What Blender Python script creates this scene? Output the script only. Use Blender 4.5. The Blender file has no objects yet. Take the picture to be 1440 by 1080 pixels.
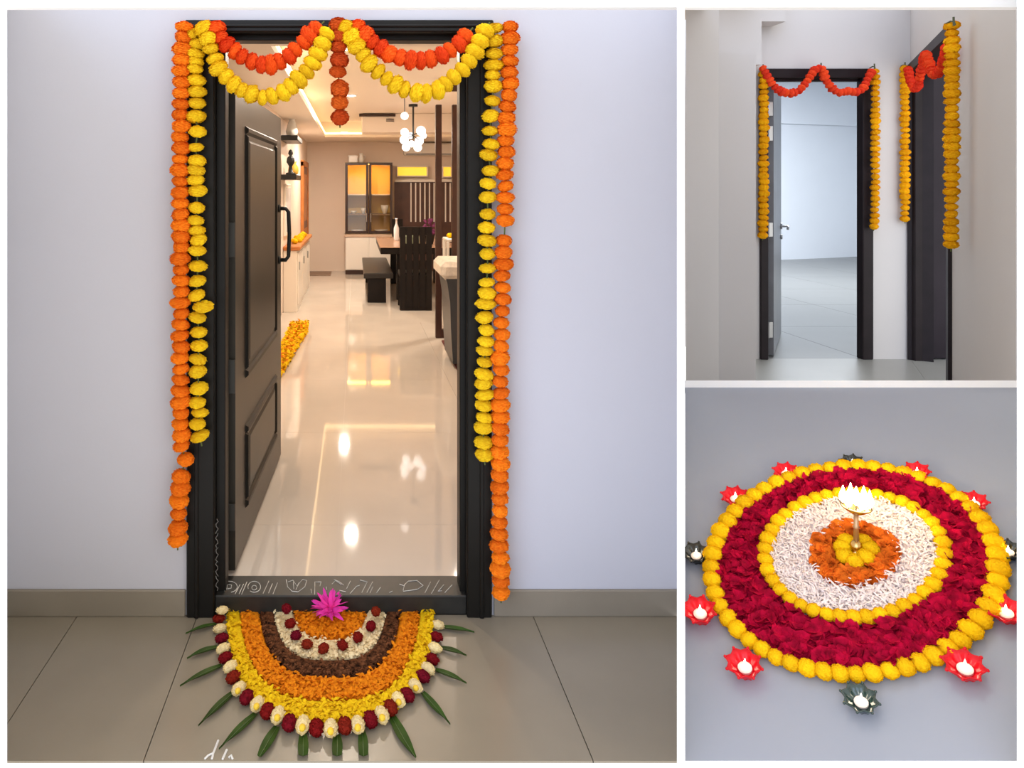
import bpy, math, random
from mathutils import Vector, Matrix, Quaternion
random.seed(7)
R = random.Random(11)

# ------------------------------------------------------------------ camera, sky, exposure
scene = bpy.context.scene
C = scene.collection
F, U0, V0, EYE = 1000.0, 500.0, 265.0, 1.565        # focal length in pixels, vanishing point, eye height
cam_d = bpy.data.cameras.new('camera'); cam = bpy.data.objects.new('camera', cam_d); C.objects.link(cam)
cam.location = (0, 0, EYE); cam.rotation_euler = (math.pi/2, 0, 0)
cam_d.sensor_width = 36; cam_d.lens = 36*F/1440
cam_d.shift_x = (720-U0)/1440; cam_d.shift_y = -(540-V0)/1440
cam_d.clip_start = 0.05; cam_d.clip_end = 200
scene.camera = cam
world = bpy.data.worlds.new('world'); scene.world = world; world.use_nodes = True
bg = world.node_tree.nodes['Background']
bg.inputs[0].default_value = (1.0, 0.985, 0.965, 1); bg.inputs[1].default_value = 1.55
sun_d = bpy.data.lights.new('daylight', 'SUN'); sun = bpy.data.objects.new('daylight', sun_d); C.objects.link(sun)
sun_d.energy = 1.2; sun_d.color = (0.42, 0.60, 1.0); sun_d.angle = math.radians(50)          # soft cool daylight from the front left
sun.rotation_euler = Vector((math.sin(math.radians(30)), math.cos(math.radians(30)), -.45)).to_track_quat('-Z', 'Y').to_euler()
sun.location = (-2, -3, 4)
vs = scene.view_settings
vs.view_transform = 'Standard'; vs.look = 'None'; vs.gamma = 1; vs.use_curve_mapping = False
vs.exposure = 0.0

# ------------------------------------------------------------------ helpers
def at(u, v, d):
    """world point d metres in front of the eye along the photograph's pixel (u, v)"""
    return Vector(((u-U0)/F*d, d, EYE+(V0-v)/F*d))
def on_z(u, v, z=0.0):
    return at(u, v, (EYE-z)*F/(v-V0))
def lin(r, g, b):
    def c(x):
        x /= 255
        return x/12.92 if x <= .04045 else ((x+.055)/1.055)**2.4
    return (c(r), c(g), c(b))

MATS = {}
def mat(name, col, rough=.6, metal=0, var=.0, scale=12, bump=0, bscale=60, coat=0, rand=0, emit=None, strength=0, spec=.5, sss=0, trans=0, alpha=1):
    if name in MATS: return MATS[name]
    m = bpy.data.materials.new(name); m.use_nodes = True; MATS[name] = m
    nt = m.node_tree; N = nt.nodes; L = nt.links; b = N['Principled BSDF']
    b.inputs['Roughness'].default_value = rough; b.inputs['Metallic'].default_value = metal
    b.inputs['Specular IOR Level'].default_value = spec
    b.inputs['Base Color'].default_value = (*col, 1)
    b.inputs['Coat Weight'].default_value = coat
    if trans: b.inputs['Transmission Weight'].default_value = trans
    if alpha < 1: b.inputs['Alpha'].default_value = alpha
    if sss:
        b.inputs['Subsurface Weight'].default_value = sss; b.inputs['Subsurface Radius'].default_value = (.01, .006, .003)
    tc = N.new('ShaderNodeTexCoord')
    src = None
    if var:
        n = N.new('ShaderNodeTexNoise'); n.inputs['Scale'].default_value = scale; n.inputs['Detail'].default_value = 4
        L.new(tc.outputs['Object'], n.inputs['Vector'])
        r = N.new('ShaderNodeValToRGB')
        r.color_ramp.elements[0].position = .3; r.color_ramp.elements[1].position = .7
        r.color_ramp.elements[0].color = (*[max(0, x*(1-var)) for x in col], 1)
        r.color_ramp.elements[1].color = (*[min(1, x*(1+var)) for x in col], 1)
        L.new(n.outputs['Fac'], r.inputs['Fac']); src = r.outputs['Color']
    if rand:
        oi = N.new('ShaderNodeObjectInfo'); hsv = N.new('ShaderNodeHueSaturation')
        mr = N.new('ShaderNodeMapRange'); mr.inputs['To Min'].default_value = 1-rand; mr.inputs['To Max'].default_value = 1+rand
        L.new(oi.outputs['Random'], mr.inputs['Value']); L.new(mr.outputs['Result'], hsv.inputs['Value'])
        mh = N.new('ShaderNodeMapRange'); mh.inputs['To Min'].default_value = .5-rand*.06; mh.inputs['To Max'].default_value = .5+rand*.06
        L.new(oi.outputs['Random'], mh.inputs['Value']); L.new(mh.outputs['Result'], hsv.inputs['Hue'])
        if src: L.new(src, hsv.inputs['Color'])
        else: hsv.inputs['Color'].default_value = (*col, 1)
        src = hsv.outputs['Color']
    if src: L.new(src, b.inputs['Base Color'])
    if bump:
        n2 = N.new('ShaderNodeTexNoise'); n2.inputs['Scale'].default_value = bscale; n2.inputs['Detail'].default_value = 3
        L.new(tc.outputs['Object'], n2.inputs['Vector'])
        bp = N.new('ShaderNodeBump'); bp.inputs['Strength'].default_value = bump; bp.inputs['Distance'].default_value = .004
        L.new(n2.outputs['Fac'], bp.inputs['Height']); L.new(bp.outputs['Normal'], b.inputs['Normal'])
    if emit:
        b.inputs['Emission Color'].default_value = (*emit, 1); b.inputs['Emission Strength'].default_value = strength
    return m
def glass_mat(name, tint=(1, 1, 1), gloss=.12):
    m = bpy.data.materials.new(name); m.use_nodes = True; nt = m.node_tree; N = nt.nodes; L = nt.links
    N.remove(N['Principled BSDF'])
    t = N.new('ShaderNodeBsdfTransparent'); t.inputs[0].default_value = (*tint, 1)
    g = N.new('ShaderNodeBsdfGlossy'); g.inputs['Roughness'].default_value = .05
    x = N.new('ShaderNodeMixShader'); x.inputs[0].default_value = gloss
    L.new(t.outputs[0], x.inputs[1]); L.new(g.outputs[0], x.inputs[2]); L.new(x.outputs[0], N['Material Output'].inputs[0])
    MATS[name] = m; return m

class MB:
    """collects faces; build() links them as one mesh object"""
    def __init__(s): s.v = []; s.f = []; s.mi = []; s.cur = 0
    def face(s, pts):
        k = len(s.v); s.v += [tuple(p) for p in pts]; s.f.append(tuple(range(k, k+len(pts)))); s.mi.append(s.cur)
    def raw(s, vs_, fs):
        k = len(s.v); s.v += [tuple(p) for p in vs_]
        for f in fs: s.f.append(tuple(i+k for i in f)); s.mi.append(s.cur)
    def box(s, a, b):
        x0, y0, z0 = [min(a[i], b[i]) for i in range(3)]; x1, y1, z1 = [max(a[i], b[i]) for i in range(3)]
        s.hexa([(x0,y0,z0),(x1,y0,z0),(x1,y1,z0),(x0,y1,z0)], [(x0,y0,z1),(x1,y0,z1),(x1,y1,z1),(x0,y1,z1)])
    def hexa(s, lo, hi):
        s.prism(lo, hi)
    def prism(s, lo, hi):
        n = len(lo)
        s.raw(list(lo)+list(hi), [tuple(range(n-1, -1, -1)), tuple(range(n, 2*n))]+[(i, (i+1) % n, n+(i+1) % n, n+i) for i in range(n)])
    def bevbox(s, a, b, r):
        """box with all twelve edges chamfered"""
        c = [(a[i]+b[i])/2 for i in range(3)]; h = [abs(b[i]-a[i])/2 for i in range(3)]
        r = min(r, min(h)*.9); vv = []; idx = {}
        for sx in (-1, 1):
            for sy in (-1, 1):
                for sz in (-1, 1):
                    for ax in range(3):
                        p = [sx*h[0], sy*h[1], sz*h[2]]
                        for k in range(3):
                            if k != ax: p[k] -= (sx, sy, sz)[k]*r
                        idx[(sx, sy, sz, ax)] = len(vv); vv.append([c[k]+p[k] for k in range(3)])
        ff = []
        for ax in range(3):
            o = [k for k in range(3) if k != ax]
            for sg in (-1, 1):
                q = []
                for (p_, q_) in ((-1, -1), (1, -1), (1, 1), (-1, 1)):
                    t = [0, 0, 0]; t[ax] = sg; t[o[0]] = p_; t[o[1]] = q_; q.append(idx[(*t, ax)])
                flip = (sg > 0) == (ax == 1)
                ff.append(tuple(reversed(q)) if flip else tuple(q))
        for ax in range(3):                      # edge chamfers run along axis ax
            o = [k for k in range(3) if k != ax]
            for p_ in (-1, 1):
                for q_ in (-1, 1):
                    t0 = [0, 0, 0]; t1 = [0, 0, 0]
                    for t, sgn in ((t0, -1), (t1, 1)): t[ax] = sgn; t[o[0]] = p_; t[o[1]] = q_
                    ff.append((idx[(*t0, o[0])], idx[(*t1, o[0])], idx[(*t1, o[1])], idx[(*t0, o[1])]))
        for sx in (-1, 1):
            for sy in (-1, 1):
                for sz in (-1, 1): ff.append(tuple(idx[(sx, sy, sz, k)] for k in range(3)))
        s.raw(vv, ff)
    def lathe(s, prof, o=(0, 0, 0), n=20, axis=Vector((0, 0, 1)), star=None):
        q = Vector((0, 0, 1)).rotation_difference(Vector(axis)); vv = []; o = Vector(o)
        for (r, z) in prof:
            for k in range(n):
                a = 2*math.pi*k/n; rr = r*(star(a) if star else 1)
                vv.append(o+q @ Vector((rr*math.cos(a), rr*math.sin(a), z)))
        ff = [(i*n+k, i*n+(k+1) % n, (i+1)*n+(k+1) % n, (i+1)*n+k) for i in range(len(prof)-1) for k in range(n)]
        ff.append(tuple(range(n-1, -1, -1))); ff.append(tuple((len(prof)-1)*n+k for k in range(n)))
        s.raw(vv, ff)
    def ball(s, c, r, n=12, m=8):
        rr = (r, r, r) if not isinstance(r, (tuple, list)) else r
        vv = [(c[0], c[1], c[2]-rr[2])]
        for i in range(1, m):
            t = math.pi*i/m
            for k in range(n):
                a = 2*math.pi*k/n
                vv.append((c[0]+rr[0]*math.sin(t)*math.cos(a), c[1]+rr[1]*math.sin(t)*math.sin(a), c[2]-rr[2]*math.cos(t)))
        vv.append((c[0], c[1], c[2]+rr[2])); e = len(vv)-1
        ff = [(0, 1+(k+1) % n, 1+k) for k in range(n)]
        ff += [(1+i*n+k, 1+i*n+(k+1) % n, 1+(i+1)*n+(k+1) % n, 1+(i+1)*n+k) for i in range(m-2) for k in range(n)]
        ff += [(e, 1+(m-2)*n+k, 1+(m-2)*n+(k+1) % n) for k in range(n)]
        s.raw(vv, ff)
    def tube(s, pts, r, n=6):
        pts = [Vector(p) for p in pts]; vv = []; up = None
        for i, p in enumerate(pts):
            t = (pts[min(i+1, len(pts)-1)]-pts[max(i-1, 0)]).normalized()
            if up is None: up = t.orthogonal().normalized()
            up = (up-t*up.dot(t))
            up = up.normalized() if up.length > 1e-6 else t.orthogonal().normalized()
            w = t.cross(up); rr = r[i] if isinstance(r, (list, tuple)) else r
            for k in range(n):
                a = 2*math.pi*k/n; vv.append(p+up*(rr*math.cos(a))+w*(rr*math.sin(a)))
        ff = [(i*n+k, i*n+(k+1) % n, (i+1)*n+(k+1) % n, (i+1)*n+k) for i in range(len(pts)-1) for k in range(n)]
        ff += [tuple(range(n-1, -1, -1)), tuple((len(pts)-1)*n+k for k in range(n))]
        s.raw(vv, ff)
    def mesh(s, name, ms, smooth=False):
        me = bpy.data.meshes.new(name); me.from_pydata(s.v, [], s.f)
        for m in (ms if isinstance(ms, (list, tuple)) else [ms]): me.materials.append(m)
        me.polygons.foreach_set('material_index', s.mi)
        if smooth: me.polygons.foreach_set('use_smooth', [True]*len(s.f))
        me.update(); return me
    def build(s, name, ms, parent=None, smooth=False, origin=None):
        if origin is not None:
            o_ = Vector(origin); s.v = [tuple(Vector(p)-o_) for p in s.v]
        ob = bpy.data.objects.new(name, s.mesh(name, ms, smooth)); C.objects.link(ob)
        if origin is not None: ob.location = origin
        if parent is not None: put(ob, parent)
        return ob
def put(ob, parent):
    """parent and keep the world place (roots are unrotated and unscaled)"""
    ob.parent = parent
    w = Vector(parent.location); g = parent.parent
    while g: w += Vector(g.location); g = g.parent
    ob.location = Vector(ob.location)-w
def tag(o, label=None, cat=None, group=None, kind=None):
    if label: o['label'] = label
    if cat: o['category'] = cat
    if group: o['group'] = group
    if kind: o['kind'] = kind
    return o
def thing(name, loc, label=None, cat=None, group=None, kind=None):
    o = bpy.data.objects.new(name, None); C.objects.link(o); o.location = loc; o.empty_display_size = .05
    return tag(o, label, cat, group, kind)
def inst(name, me, loc, parent=None, rot=None, scale=None):
    o = bpy.data.objects.new(name, me); C.objects.link(o); o.location = loc
    if rot is not None: o.rotation_mode = 'QUATERNION'; o.rotation_quaternion = rot
    if scale is not None: o.scale = scale
    if parent is not None: put(o, parent)
    return o
def struct(ob, label, cat='wall'): return tag(ob, label, cat, kind='structure')
UP = Vector((0, 0, 1))

# ------------------------------------------------------------------ materials
white = mat('white_paint_cut_edge', (.93, .93, .93), .5, spec=.2)
wallp = mat('lavender_white_wall_paint', (.585, .58, .625), .55, var=.012, scale=2.5, bump=.05, bscale=90, spec=.25)
wallc = mat('warm_white_wall_paint', (.665, .642, .63), .6, var=.015, scale=2, bump=.05, bscale=90, spec=.2)
wallb = mat('cool_white_wall_paint', (.77, .80, .85), .6, var=.01, scale=2, spec=.2)
skirt = mat('grey_tile_skirting', lin(140, 130, 114), .35, var=.06, scale=5)
tile = mat('grey_floor_tile', lin(144, 133, 114), .28, var=.05, scale=4, bump=.02, bscale=30)
grout = mat('dark_grout', lin(92, 86, 76), .8)
tilec = mat('pale_grey_floor_tile', lin(156, 156, 152), .3, var=.03, scale=3)
tilep = mat('blue_grey_floor_tile', lin(152, 155, 164), .22, var=.02, scale=3)
tilei = mat('polished_cream_tile', (.62, .55, .475), .045, var=.05, scale=2.2, spec=.6)
groutc = mat('cream_grout', (.52, .46, .40), .5)
black = mat('black_brown_door_lacquer', (.008, .007, .0055), .4, var=.15, scale=6, spec=.22)
leafm = mat('dark_umber_door_lacquer', (.030, .026, .020), .36, var=.15, scale=5, spec=.4)
dark2 = mat('espresso_door_veneer', (.016, .011, .013), .45, var=.2, scale=9, spec=.22)
steel = mat('brushed_steel', (.5, .5, .5), .35, 1)
iron = mat('black_iron', (.012, .012, .012), .4, .3)
chalk = mat('white_chalk', (.75, .73, .68), .9)
stringm = mat('green_garland_thread', (.10, .13, .03), .8)

# ------------------------------------------------------------------ the shell of the cutaway house
D = F/383.3                                   # the entrance wall, 2.61 m from the eye
TOP = 2.36
def slab(name, ms, poly, z0, z1, label, cat='wall'):
    m = MB(); m.prism([(x, y, z0) for x, y in poly], [(x, y, z1) for x, y in poly])
    return struct(m.build(name, ms), label, cat)
def xy(u, d): return ((u-U0)/F*d, d)
NEAR = 1.24
HI = EYE+.262*5.6
# side walls, each running away from the open front
def ray_wall(name, u, d0, d1, t, side, z1a, z1b, label):
    a = Vector((*xy(u, d0), 0)); b = Vector((*xy(u, d1), 0)); n = Vector((1, 0, 0))*side
    m = MB()
    lo = [a, a+n*t, b+n*t, b]
    if side < 0: lo = [a+n*t, a, b, b+n*t]
    hi = [p.copy() for p in lo]
    for p in hi: p.z = z1a if abs(p.y-d0) < 1e-6 else z1b
    m.prism(lo, hi)
    return struct(m.build(name, white), label)
ray_wall('wall_left', 10, 1.60, D+.10, .02, -1, 2.2, 2.36, 'white side wall at the far left end of the foyer')
ray_wall('wall_right', 1430, NEAR, 3.0, .02, 1, 2.2, 2.6, 'white side wall at the far right beside the flower platform')
ray_wall('wall_party', 963, 1.40, D+.12, 11*1.40/F, -1, 2.2, 2.36, 'thin white party wall between foyer and the right-hand rooms')
m = MB(); BM = 1.56; zb = at(0, 10, BM).z
m.box((at(-24, 0, BM).x, BM, zb), (at(1464, 0, BM).x, BM+.025, 2.25))
struct(m.build('trim_1', white), 'white beam along the open top of the house', 'beam')

# ---- foyer floor with its tiles
fd0 = EYE*F/(1070-V0)
ff_ = MB(); ff_.prism([(*xy(10, fd0), -.14), (*xy(952, fd0), -.14), (*xy(954, D+.10), -.14), (*xy(10, D+.10), -.14)],
                      [(*xy(10, fd0), -.006), (*xy(952, fd0), -.006), (*xy(954, D+.10), -.006), (*xy(10, D+.10), -.006)])
ff_.cur = 1
floor = struct(ff_.build('floor', [white, grout]), 'grey tiled foyer floor in front of the entrance door', 'floor')
floor.data.polygons[1].material_index = 1
def clipx(poly, f, keep_pos):
    out = []
    for i in range(len(poly)):
        a, b = poly[i], poly[(i+1) % len(poly)]; fa, fb = f(a), f(b)
        if not keep_pos: fa, fb = -fa, -fb
        if fa >= 0: out.append(a)
        if (fa >= 0) != (fb >= 0):
            t = fa/(fa-fb); out.append((a[0]+(b[0]-a[0])*t, a[1]+(b[1]-a[1])*t))
    return out
ydoor = D-.0
cols = [-1.52]
g1 = on_z(105, 872, 0).x; g2 = on_z(263, 905, 0).x; g3 = on_z(752, 872, 0).x
edges = [g1-.62, g1, g2, (g2+g3)/2-.02, g3, g3+.62]
edges = [g1-.62, g1, g2, g3, g3+.62]
for i in range(len(edges)-1):
    poly = [(edges[i]+.0015, fd0), (edges[i+1]-.0015, fd0), (edges[i+1]-.0015, D), (edges[i]+.0015, D)]
    poly = clipx(poly, lambda p: p[0]-xy(10, p[1])[0], True)
    poly = clipx(poly, lambda p: p[0]-xy(952.2, p[1])[0], False)
    m = MB(); m.prism([(x, y, -.006) for x, y in poly], [(x, y, 0) for x, y in poly])
    t_ = m.build('floor_tile', [tile], floor)

# ---- entrance wall
OL, OR_, OT = at(266, 0, D).x, at(688, 0, D).x, at(0, 31, D).z
m = MB()
xl, xr = xy(10, D)[0], xy(956, D)[0]
m.box((xl, D, 0), (OL, D+.10, TOP)); m.box((OR_, D, 0), (xr, D+.10, TOP)); m.box((OL, D, OT), (OR_, D+.10, TOP))
struct(m.build('wall_foyer', wallp), 'pale lavender-white wall around the decorated entrance door')
zs = EYE+(V0-828)/F*D
for nm, a, b, lb in (('baseboard_left', xl, OL-.012, 'grey tile skirting left of the entrance door'), ('baseboard_right', at(694, 0, D).x, xr, 'grey tile skirting right of the entrance door')):
    m = MB(); m.bevbox((a, D-.012, 0), (b, D+.002, zs), .003); struct(m.build(nm, skirt), lb, 'skirting')

# ---- entrance door: frame, threshold, leaf
door = thing('door_1', (at(478, 0, D).x, D, 0), 'open black-brown panelled entrance door hung with marigold garlands', 'door', kind='structure')
yf = D-.02
jl0, jl1 = at(262, 0, yf).x, at(301, 0, yf).x
jr0, jr1 = at(657, 0, yf).x, at(692, 0, yf).x
zt0, zt1 = at(0, 45, yf).z, at(0, 28, yf).z
def jamb(a, b, name, steps):
    m = MB(); m.bevbox((a, yf, 0), (b, D+.08, zt1), .004)
    for (p, q, y0, y1) in steps: m.bevbox((p, y0, 0), (q, y1, zt0+.01), .003)
    return m.build(name, black, door)
jamb(jl0, jl1, 'jamb', [(jl1-.002, jl1+.032, D+.03, D+.10), (jl0+.03, jl0+.045, yf-.006, yf+.01)])
jamb(jr0, jr1, 'jamb', [(jr0-.02, jr0+.003, D+.03, D+.10), (jr1-.045, jr1-.03, yf-.006, yf+.01)])
m = MB(); m.bevbox((jl0-.005, yf-.004, zt0), (jr1+.005, D+.08, zt1), .004); m.bevbox((jl1, D+.03, zt0-.02), (jr0, D+.10, zt0+.002), .003)
m.bevbox((jl0, yf-.012, zt0+.016), (jr1, yf, zt0+.026), .003)
m.build('lintel', black, door)
zth = .070; yth0, yth1 = (EYE-zth)*F/(838-V0), (EYE-zth)*F/(809-V0)
m = MB(); m.bevbox((jl1-.002, yth0, 0), (jr0+.002, yth1, zth), .004)
thr = m.build('threshold', mat('dark_granite_threshold', (.016, .015, .012), .5, var=.3, scale=30), door)
# chalk drawing on the threshold
def chalk_pts(pts, k, u0): return [on_z(u0+x/8, 800+y/8, zth)+Vector((0, 0, .0012)) for x, y in pts]
def ell(cx, cy, a, b, t0, t1, n=14): return [(cx+a*math.cos(math.radians(t0+(t1-t0)*i/n)), cy+b*math.sin(math.radians(t0+(t1-t0)*i/n))) for i in range(n+1)]
strokes = [(ell(185, 205, 85, 62, 130, 440), 300), ([(150, 235), (160, 180), (205, 185), (200, 220), (160, 228)], 300), ([(300, 180), (245, 285)], 300), ([(340, 175), (290, 285)], 300), ([(378, 150), (318, 290)], 300),
    (ell(460, 205, 72, 62, -200, 130), 300), (ell(460, 215, 28, 26, 0, 330), 300), ([(625, 140), (560, 280)], 300), ([(665, 170), (622, 275)], 300), ([(722, 160), (672, 285)], 300),
    ([(820, 125), (835, 205), (885, 255), (955, 262), (1030, 205), (1050, 135), (1005, 122), (940, 195), (895, 130), (842, 150)], 300), ([(900, 150), (905, 230)], 300), ([(965, 160), (930, 235)], 300),
    ([(1098, 230), (1105, 275)], 300), ([(1140, 290), (1142, 150), (1212, 150), (1200, 195)], 300), ([(1270, 205), (1275, 240)], 300), ([(1335, 175), (1375, 135), (1440, 180)], 300),
    ([(0, 125), (50, 145), (105, 185)], 470), ([(60, 245), (130, 262)], 470), ([(140, 225), (182, 140)], 470), ([(180, 280), (250, 200), (285, 190)], 470), ([(290, 130), (372, 150), (310, 272)], 470), ([(432, 150), (368, 270)], 470), ([(435, 205), (402, 275)], 470), ([(475, 275), (520, 212)], 470), ([(620, 270), (655, 255)], 470),
    ([(775, 245), (792, 180), (835, 142), (930, 135), (1000, 190), (940, 232), (860, 245), (775, 255)], 470), ([(735, 175), (790, 195)], 470), ([(1085, 150), (1022, 272)], 470), ([(1182, 130), (1095, 280)], 470), ([(1235, 180), (1170, 255), (1210, 250)], 470), ([(1325, 185), (1245, 270)], 470)]
m = MB()
for p, u0 in strokes: m.tube(chalk_pts(p, 8, u0), .0013, 5)
m.build('chalk_drawing', mat('smudged_chalk', (.62, .60, .55), .9, var=.35, scale=40), thr)
m = MB()
for k in range(5):
    v0_ = 730+k*20
    m.tube([at(305+2*math.sin(i*1.9+k), v0_+i*3.4, yf-.001) for i in range(7)], .0011, 4)
jb = [o for o in door.children if o.name.startswith('jamb')][0]
m.build('chalk_drawing', mat('faint_chalk', (.22, .21, .19), .9), jb)
# the leaf: hinged on the left jamb, standing open into the house
la = Vector((at(331, 0, 2.76).x, 2.76, 0)); lb = Vector((at(395, 0, 3.97).x, 3.97, 0))
ld = (lb-la); LW = ld.length; ld.normalize(); ln = Vector((ld.y, -ld.x, 0))   # face normal, towards the opening
z0l, z1l = zth+.012, 1.955
def leaf_t(u):
    k = (u-U0)/F; return (k*la.y-la.x)/(ld.x-k*ld.y)
def leaf_z(u, v):
    t = leaf_t(u); return EYE+(V0-v)/F*(la.y+ld.y*t)
def lbox(m, t0, t1, za, zb_, h0, h1, inset=0):
    """box on the leaf: along t, up z, out of the face from h0 to h1, outer face drawn in by inset"""
    def p(t, z, h): return la+ld*t+Vector((0, 0, z))+ln*h
    lo = [p(t0, za, h0), p(t1, za, h0), p(t1, zb_, h0), p(t0, zb_, h0)]
    i = inset; hi = [p(t0+i, za+i, h1), p(t1-i, za+i, h1), p(t1-i, zb_-i, h1), p(t0+i, zb_-i, h1)]
    m.prism(lo[::-1], hi[::-1])
m = MB(); lbox(m, 0, LW, z0l, z1l, -.042, 0)
leaf = m.build('door_leaf', leafm, door, origin=la)
tn, tf = leaf_t(345), leaf_t(387.5)
zu0 = (leaf_z(345, 537)+leaf_z(387.5, 470))/2
pz = [(zu0, z1l-.13), ((leaf_z(344, 722)+leaf_z(387, 614))/2, (leaf_z(345, 590)+leaf_z(387, 533))/2)]
for (za, zb_) in pz:
    m = MB(); w = .035
    for (a, b, c, d) in ((tn, tf, za, za+w), (tn, tf, zb_-w, zb_), (tn, tn+w, za+w, zb_-w), (tf-w, tf, za+w, zb_-w)): lbox(m, a, b, c, d, 0, .012, .010)
    m.build('panel_moulding', black, leaf)
    m = MB(); lbox(m, tn+w+.02, tf-w-.02, za+w+.02, zb_-w-.02, 0, .008, .012)
    m.build('raised_panel', leafm, leaf)
th_ = LW-.09; zh0, zh1 = 1.565+(265-365)/F*3.9, 1.565+(265-293)/F*3.9
m = MB()
q = lambda z, h: la+ld*th_+Vector((0, 0, z))+ln*h
m.tube([q(zh0, 0), q(zh0, .04), q(zh0+.02, .055), q((zh0+zh1)/2, .06), q(zh1-.02, .055), q(zh1, .04), q(zh1, 0)], .011, 8)
for z in (zh0, zh1): m.tube([q(z, 0), q(z, .012)], .022, 10)
m.build('handle', iron, leaf, smooth=True)
for (va, vb) in ((313, 362), (506, 554), (709, 747)):
    d_ = 2.745; m = MB(); xa, xb = at(316, 0, d_).x, at(330.5, 0, d_).x
    m.bevbox((xa, d_, at(0, vb, d_).z), (xb, d_+.006, at(0, va, d_).z), .002)
    m.tube([(xa+.004, d_, at(0, vb, d_).z), (xa+.004, d_, at(0, va, d_).z)], .006, 8)
    m.build('hinge', mat('oil_rubbed_hinge', (.05, .048, .042), .4, .4), leaf)
# ------------------------------------------------------------------ inside the house, seen through the entrance
ZI = zth-.004                       # inner floor level
def on_i(u, v): return on_z(u, v, ZI)
BACK = (EYE-ZI)*F/(381-V0); XL = at(432, 0, BACK).x; ZC = at(0, 200, BACK).z
XRn, XRf = 1.12, 2.05
wi = mat('peach_cream_wall_paint', (.80, .67, .56), .55, var=.02, scale=2)
ci = mat('cream_ceiling_paint', (.85, .76, .66), .7)
yi0 = yth1+.001
m = MB(); m.prism([(XL, yi0, -.02), (XRn, yi0, -.02), (XRf, BACK, -.02), (XL, BACK, -.02)], [(XL, yi0, ZI-.003), (XRn, yi0, ZI-.003), (XRf, BACK, ZI-.003), (XL, BACK, ZI-.003)])
fi = struct(m.build('floor_hall', groutc), 'polished cream tiled floor of the lit hall', 'floor')
ts = .80; y = yi0; row = 0
x_g = on_i(473, 800).x
while y < BACK-.01:
    y1 = min(BACK, y+(.42 if row == 0 else ts*1.5)); x = x_g-3*ts
    while x < XRf:
        poly = clipx([(x+.0008, y+.0008), (x+ts-.0008, y+.0008), (x+ts-.0008, y1-.0008), (x+.0008, y1-.0008)], lambda p: p[0]-XL, True)
        if poly: poly = clipx(poly, lambda p: p[0]-(XRn+(XRf-XRn)*(p[1]-yi0)/(BACK-yi0)), False)
        if len(poly) > 2:
            m = MB(); m.prism([(a, b, ZI-.003) for a, b in poly], [(a, b, ZI) for a, b in poly]); m.build('floor_tile', tilei, fi)
        x += ts
    y = y1; row += 1
m = MB(); m.box((XL-.08, yi0+.02, 0), (XL, BACK, 2.9)); struct(m.build('wall_hall_left', wi), 'cream wall along the left of the lit hall')
m = MB(); m.box((XL-.08, BACK, 0), (XRf+.1, BACK+.08, 2.9)); struct(m.build('wall_hall_back', wi), 'peach-cream wall at the far end of the lit hall')
m = MB(); m.prism([(XRn, yi0+.02, 0), (XRn+.06, yi0+.02, 0), (XRf+.06, BACK, 0), (XRf, BACK, 0)], [(XRn, yi0+.02, 2.9), (XRn+.06, yi0+.02, 2.9), (XRf+.06, BACK, 2.9), (XRf, BACK, 2.9)])
struct(m.build('wall_hall_right', wi), 'cream wall along the right of the lit hall')
# ceiling: a lower border around a raised tray with a glowing cove
t0x, t1x, ty0, ty1 = -.50, 1.9, 4.2, (ZC-EYE)*F/(V0-193)
ZT = ZC+.26
m = MB()
m.box((XL, yi0+.02, ZC), (t0x, BACK, ZC+.05)); m.box((t0x, ty1, ZC), (XRf, BACK, ZC+.05)); m.box((t0x, yi0+.02, ZC), (1.1, ty0, ZC+.05))
m.box((XL-.08, yi0+.02, ZT), (XRf+.1, BACK+.08, ZT+.06))
m.box((XL-.08, yi0, ZC+.05), (XL, BACK, ZT)); m.box((XL, yi0+.02, 2.30), (XRn, yi0+.04, ZT))
struct(m.build('ceiling', ci), 'cream false ceiling with a raised tray in the lit hall', 'ceiling')
glow = mat('warm_cove_strip', (1, .75, .4), .5, emit=(1, .70, .34), strength=4.5)
m = MB(); m.box((t0x-.10, ty0, ZC+.05), (t0x-.08, ty1+.10, ZT)); m.box((t0x-.10, ty1+.08, ZC+.05), (1.9, ty1+.10, ZT))
struct(m.build('trim_5', ci), 'cream upstand behind the glowing cove of the hall ceiling', 'upstand')
cv = thing('cove_light', (0, (ty0+ty1)/2, ZC), 'warm glowing cove strip around the raised hall ceiling', 'cove light')
for a, b in (((t0x-.02, ty0, ZC+.052), (t0x+.012, ty1, ZC+.075)), ((t0x, ty1-.012, ZC+.052), (1.9, ty1+.02, ZC+.075))):
    m = MB(); m.bevbox(a, b, .004); m.build('light_strip', glow, cv)
# dropped beam box in the tray with a vent
m = MB(); bd = 10.4
bm_ = thing('ceiling_beam_box', (at(530, 0, bd).x, bd, at(0, 186, bd).z), 'cream dropped beam box with a dark top edge under the tray ceiling', 'beam')
m.bevbox((at(509, 0, bd).x, bd, at(0, 186, bd).z), (1.85, bd+.5, ZT-.001), .01); m.build('box', ci, bm_)
m = MB(); m.bevbox((at(505, 0, bd).x, bd-.03, at(0, 164, bd).z), (at(556, 0, bd).x, bd+.02, at(0, 160, bd).z), .004); m.build('edge_trim', mat('dark_walnut', (.035, .014, .008), .4, var=.2, scale=15), bm_)
m = MB()
for k in range(3): m.bevbox((at(543, 0, bd).x, bd-.012, at(0, 167+k*1.6, bd).z-.008), (at(554, 0, bd).x, bd+.002, at(0, 167+k*1.6, bd).z), .002)
m.build('vent', MATS['dark_walnut'], bm_)
walnut = MATS['dark_walnut']
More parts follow.
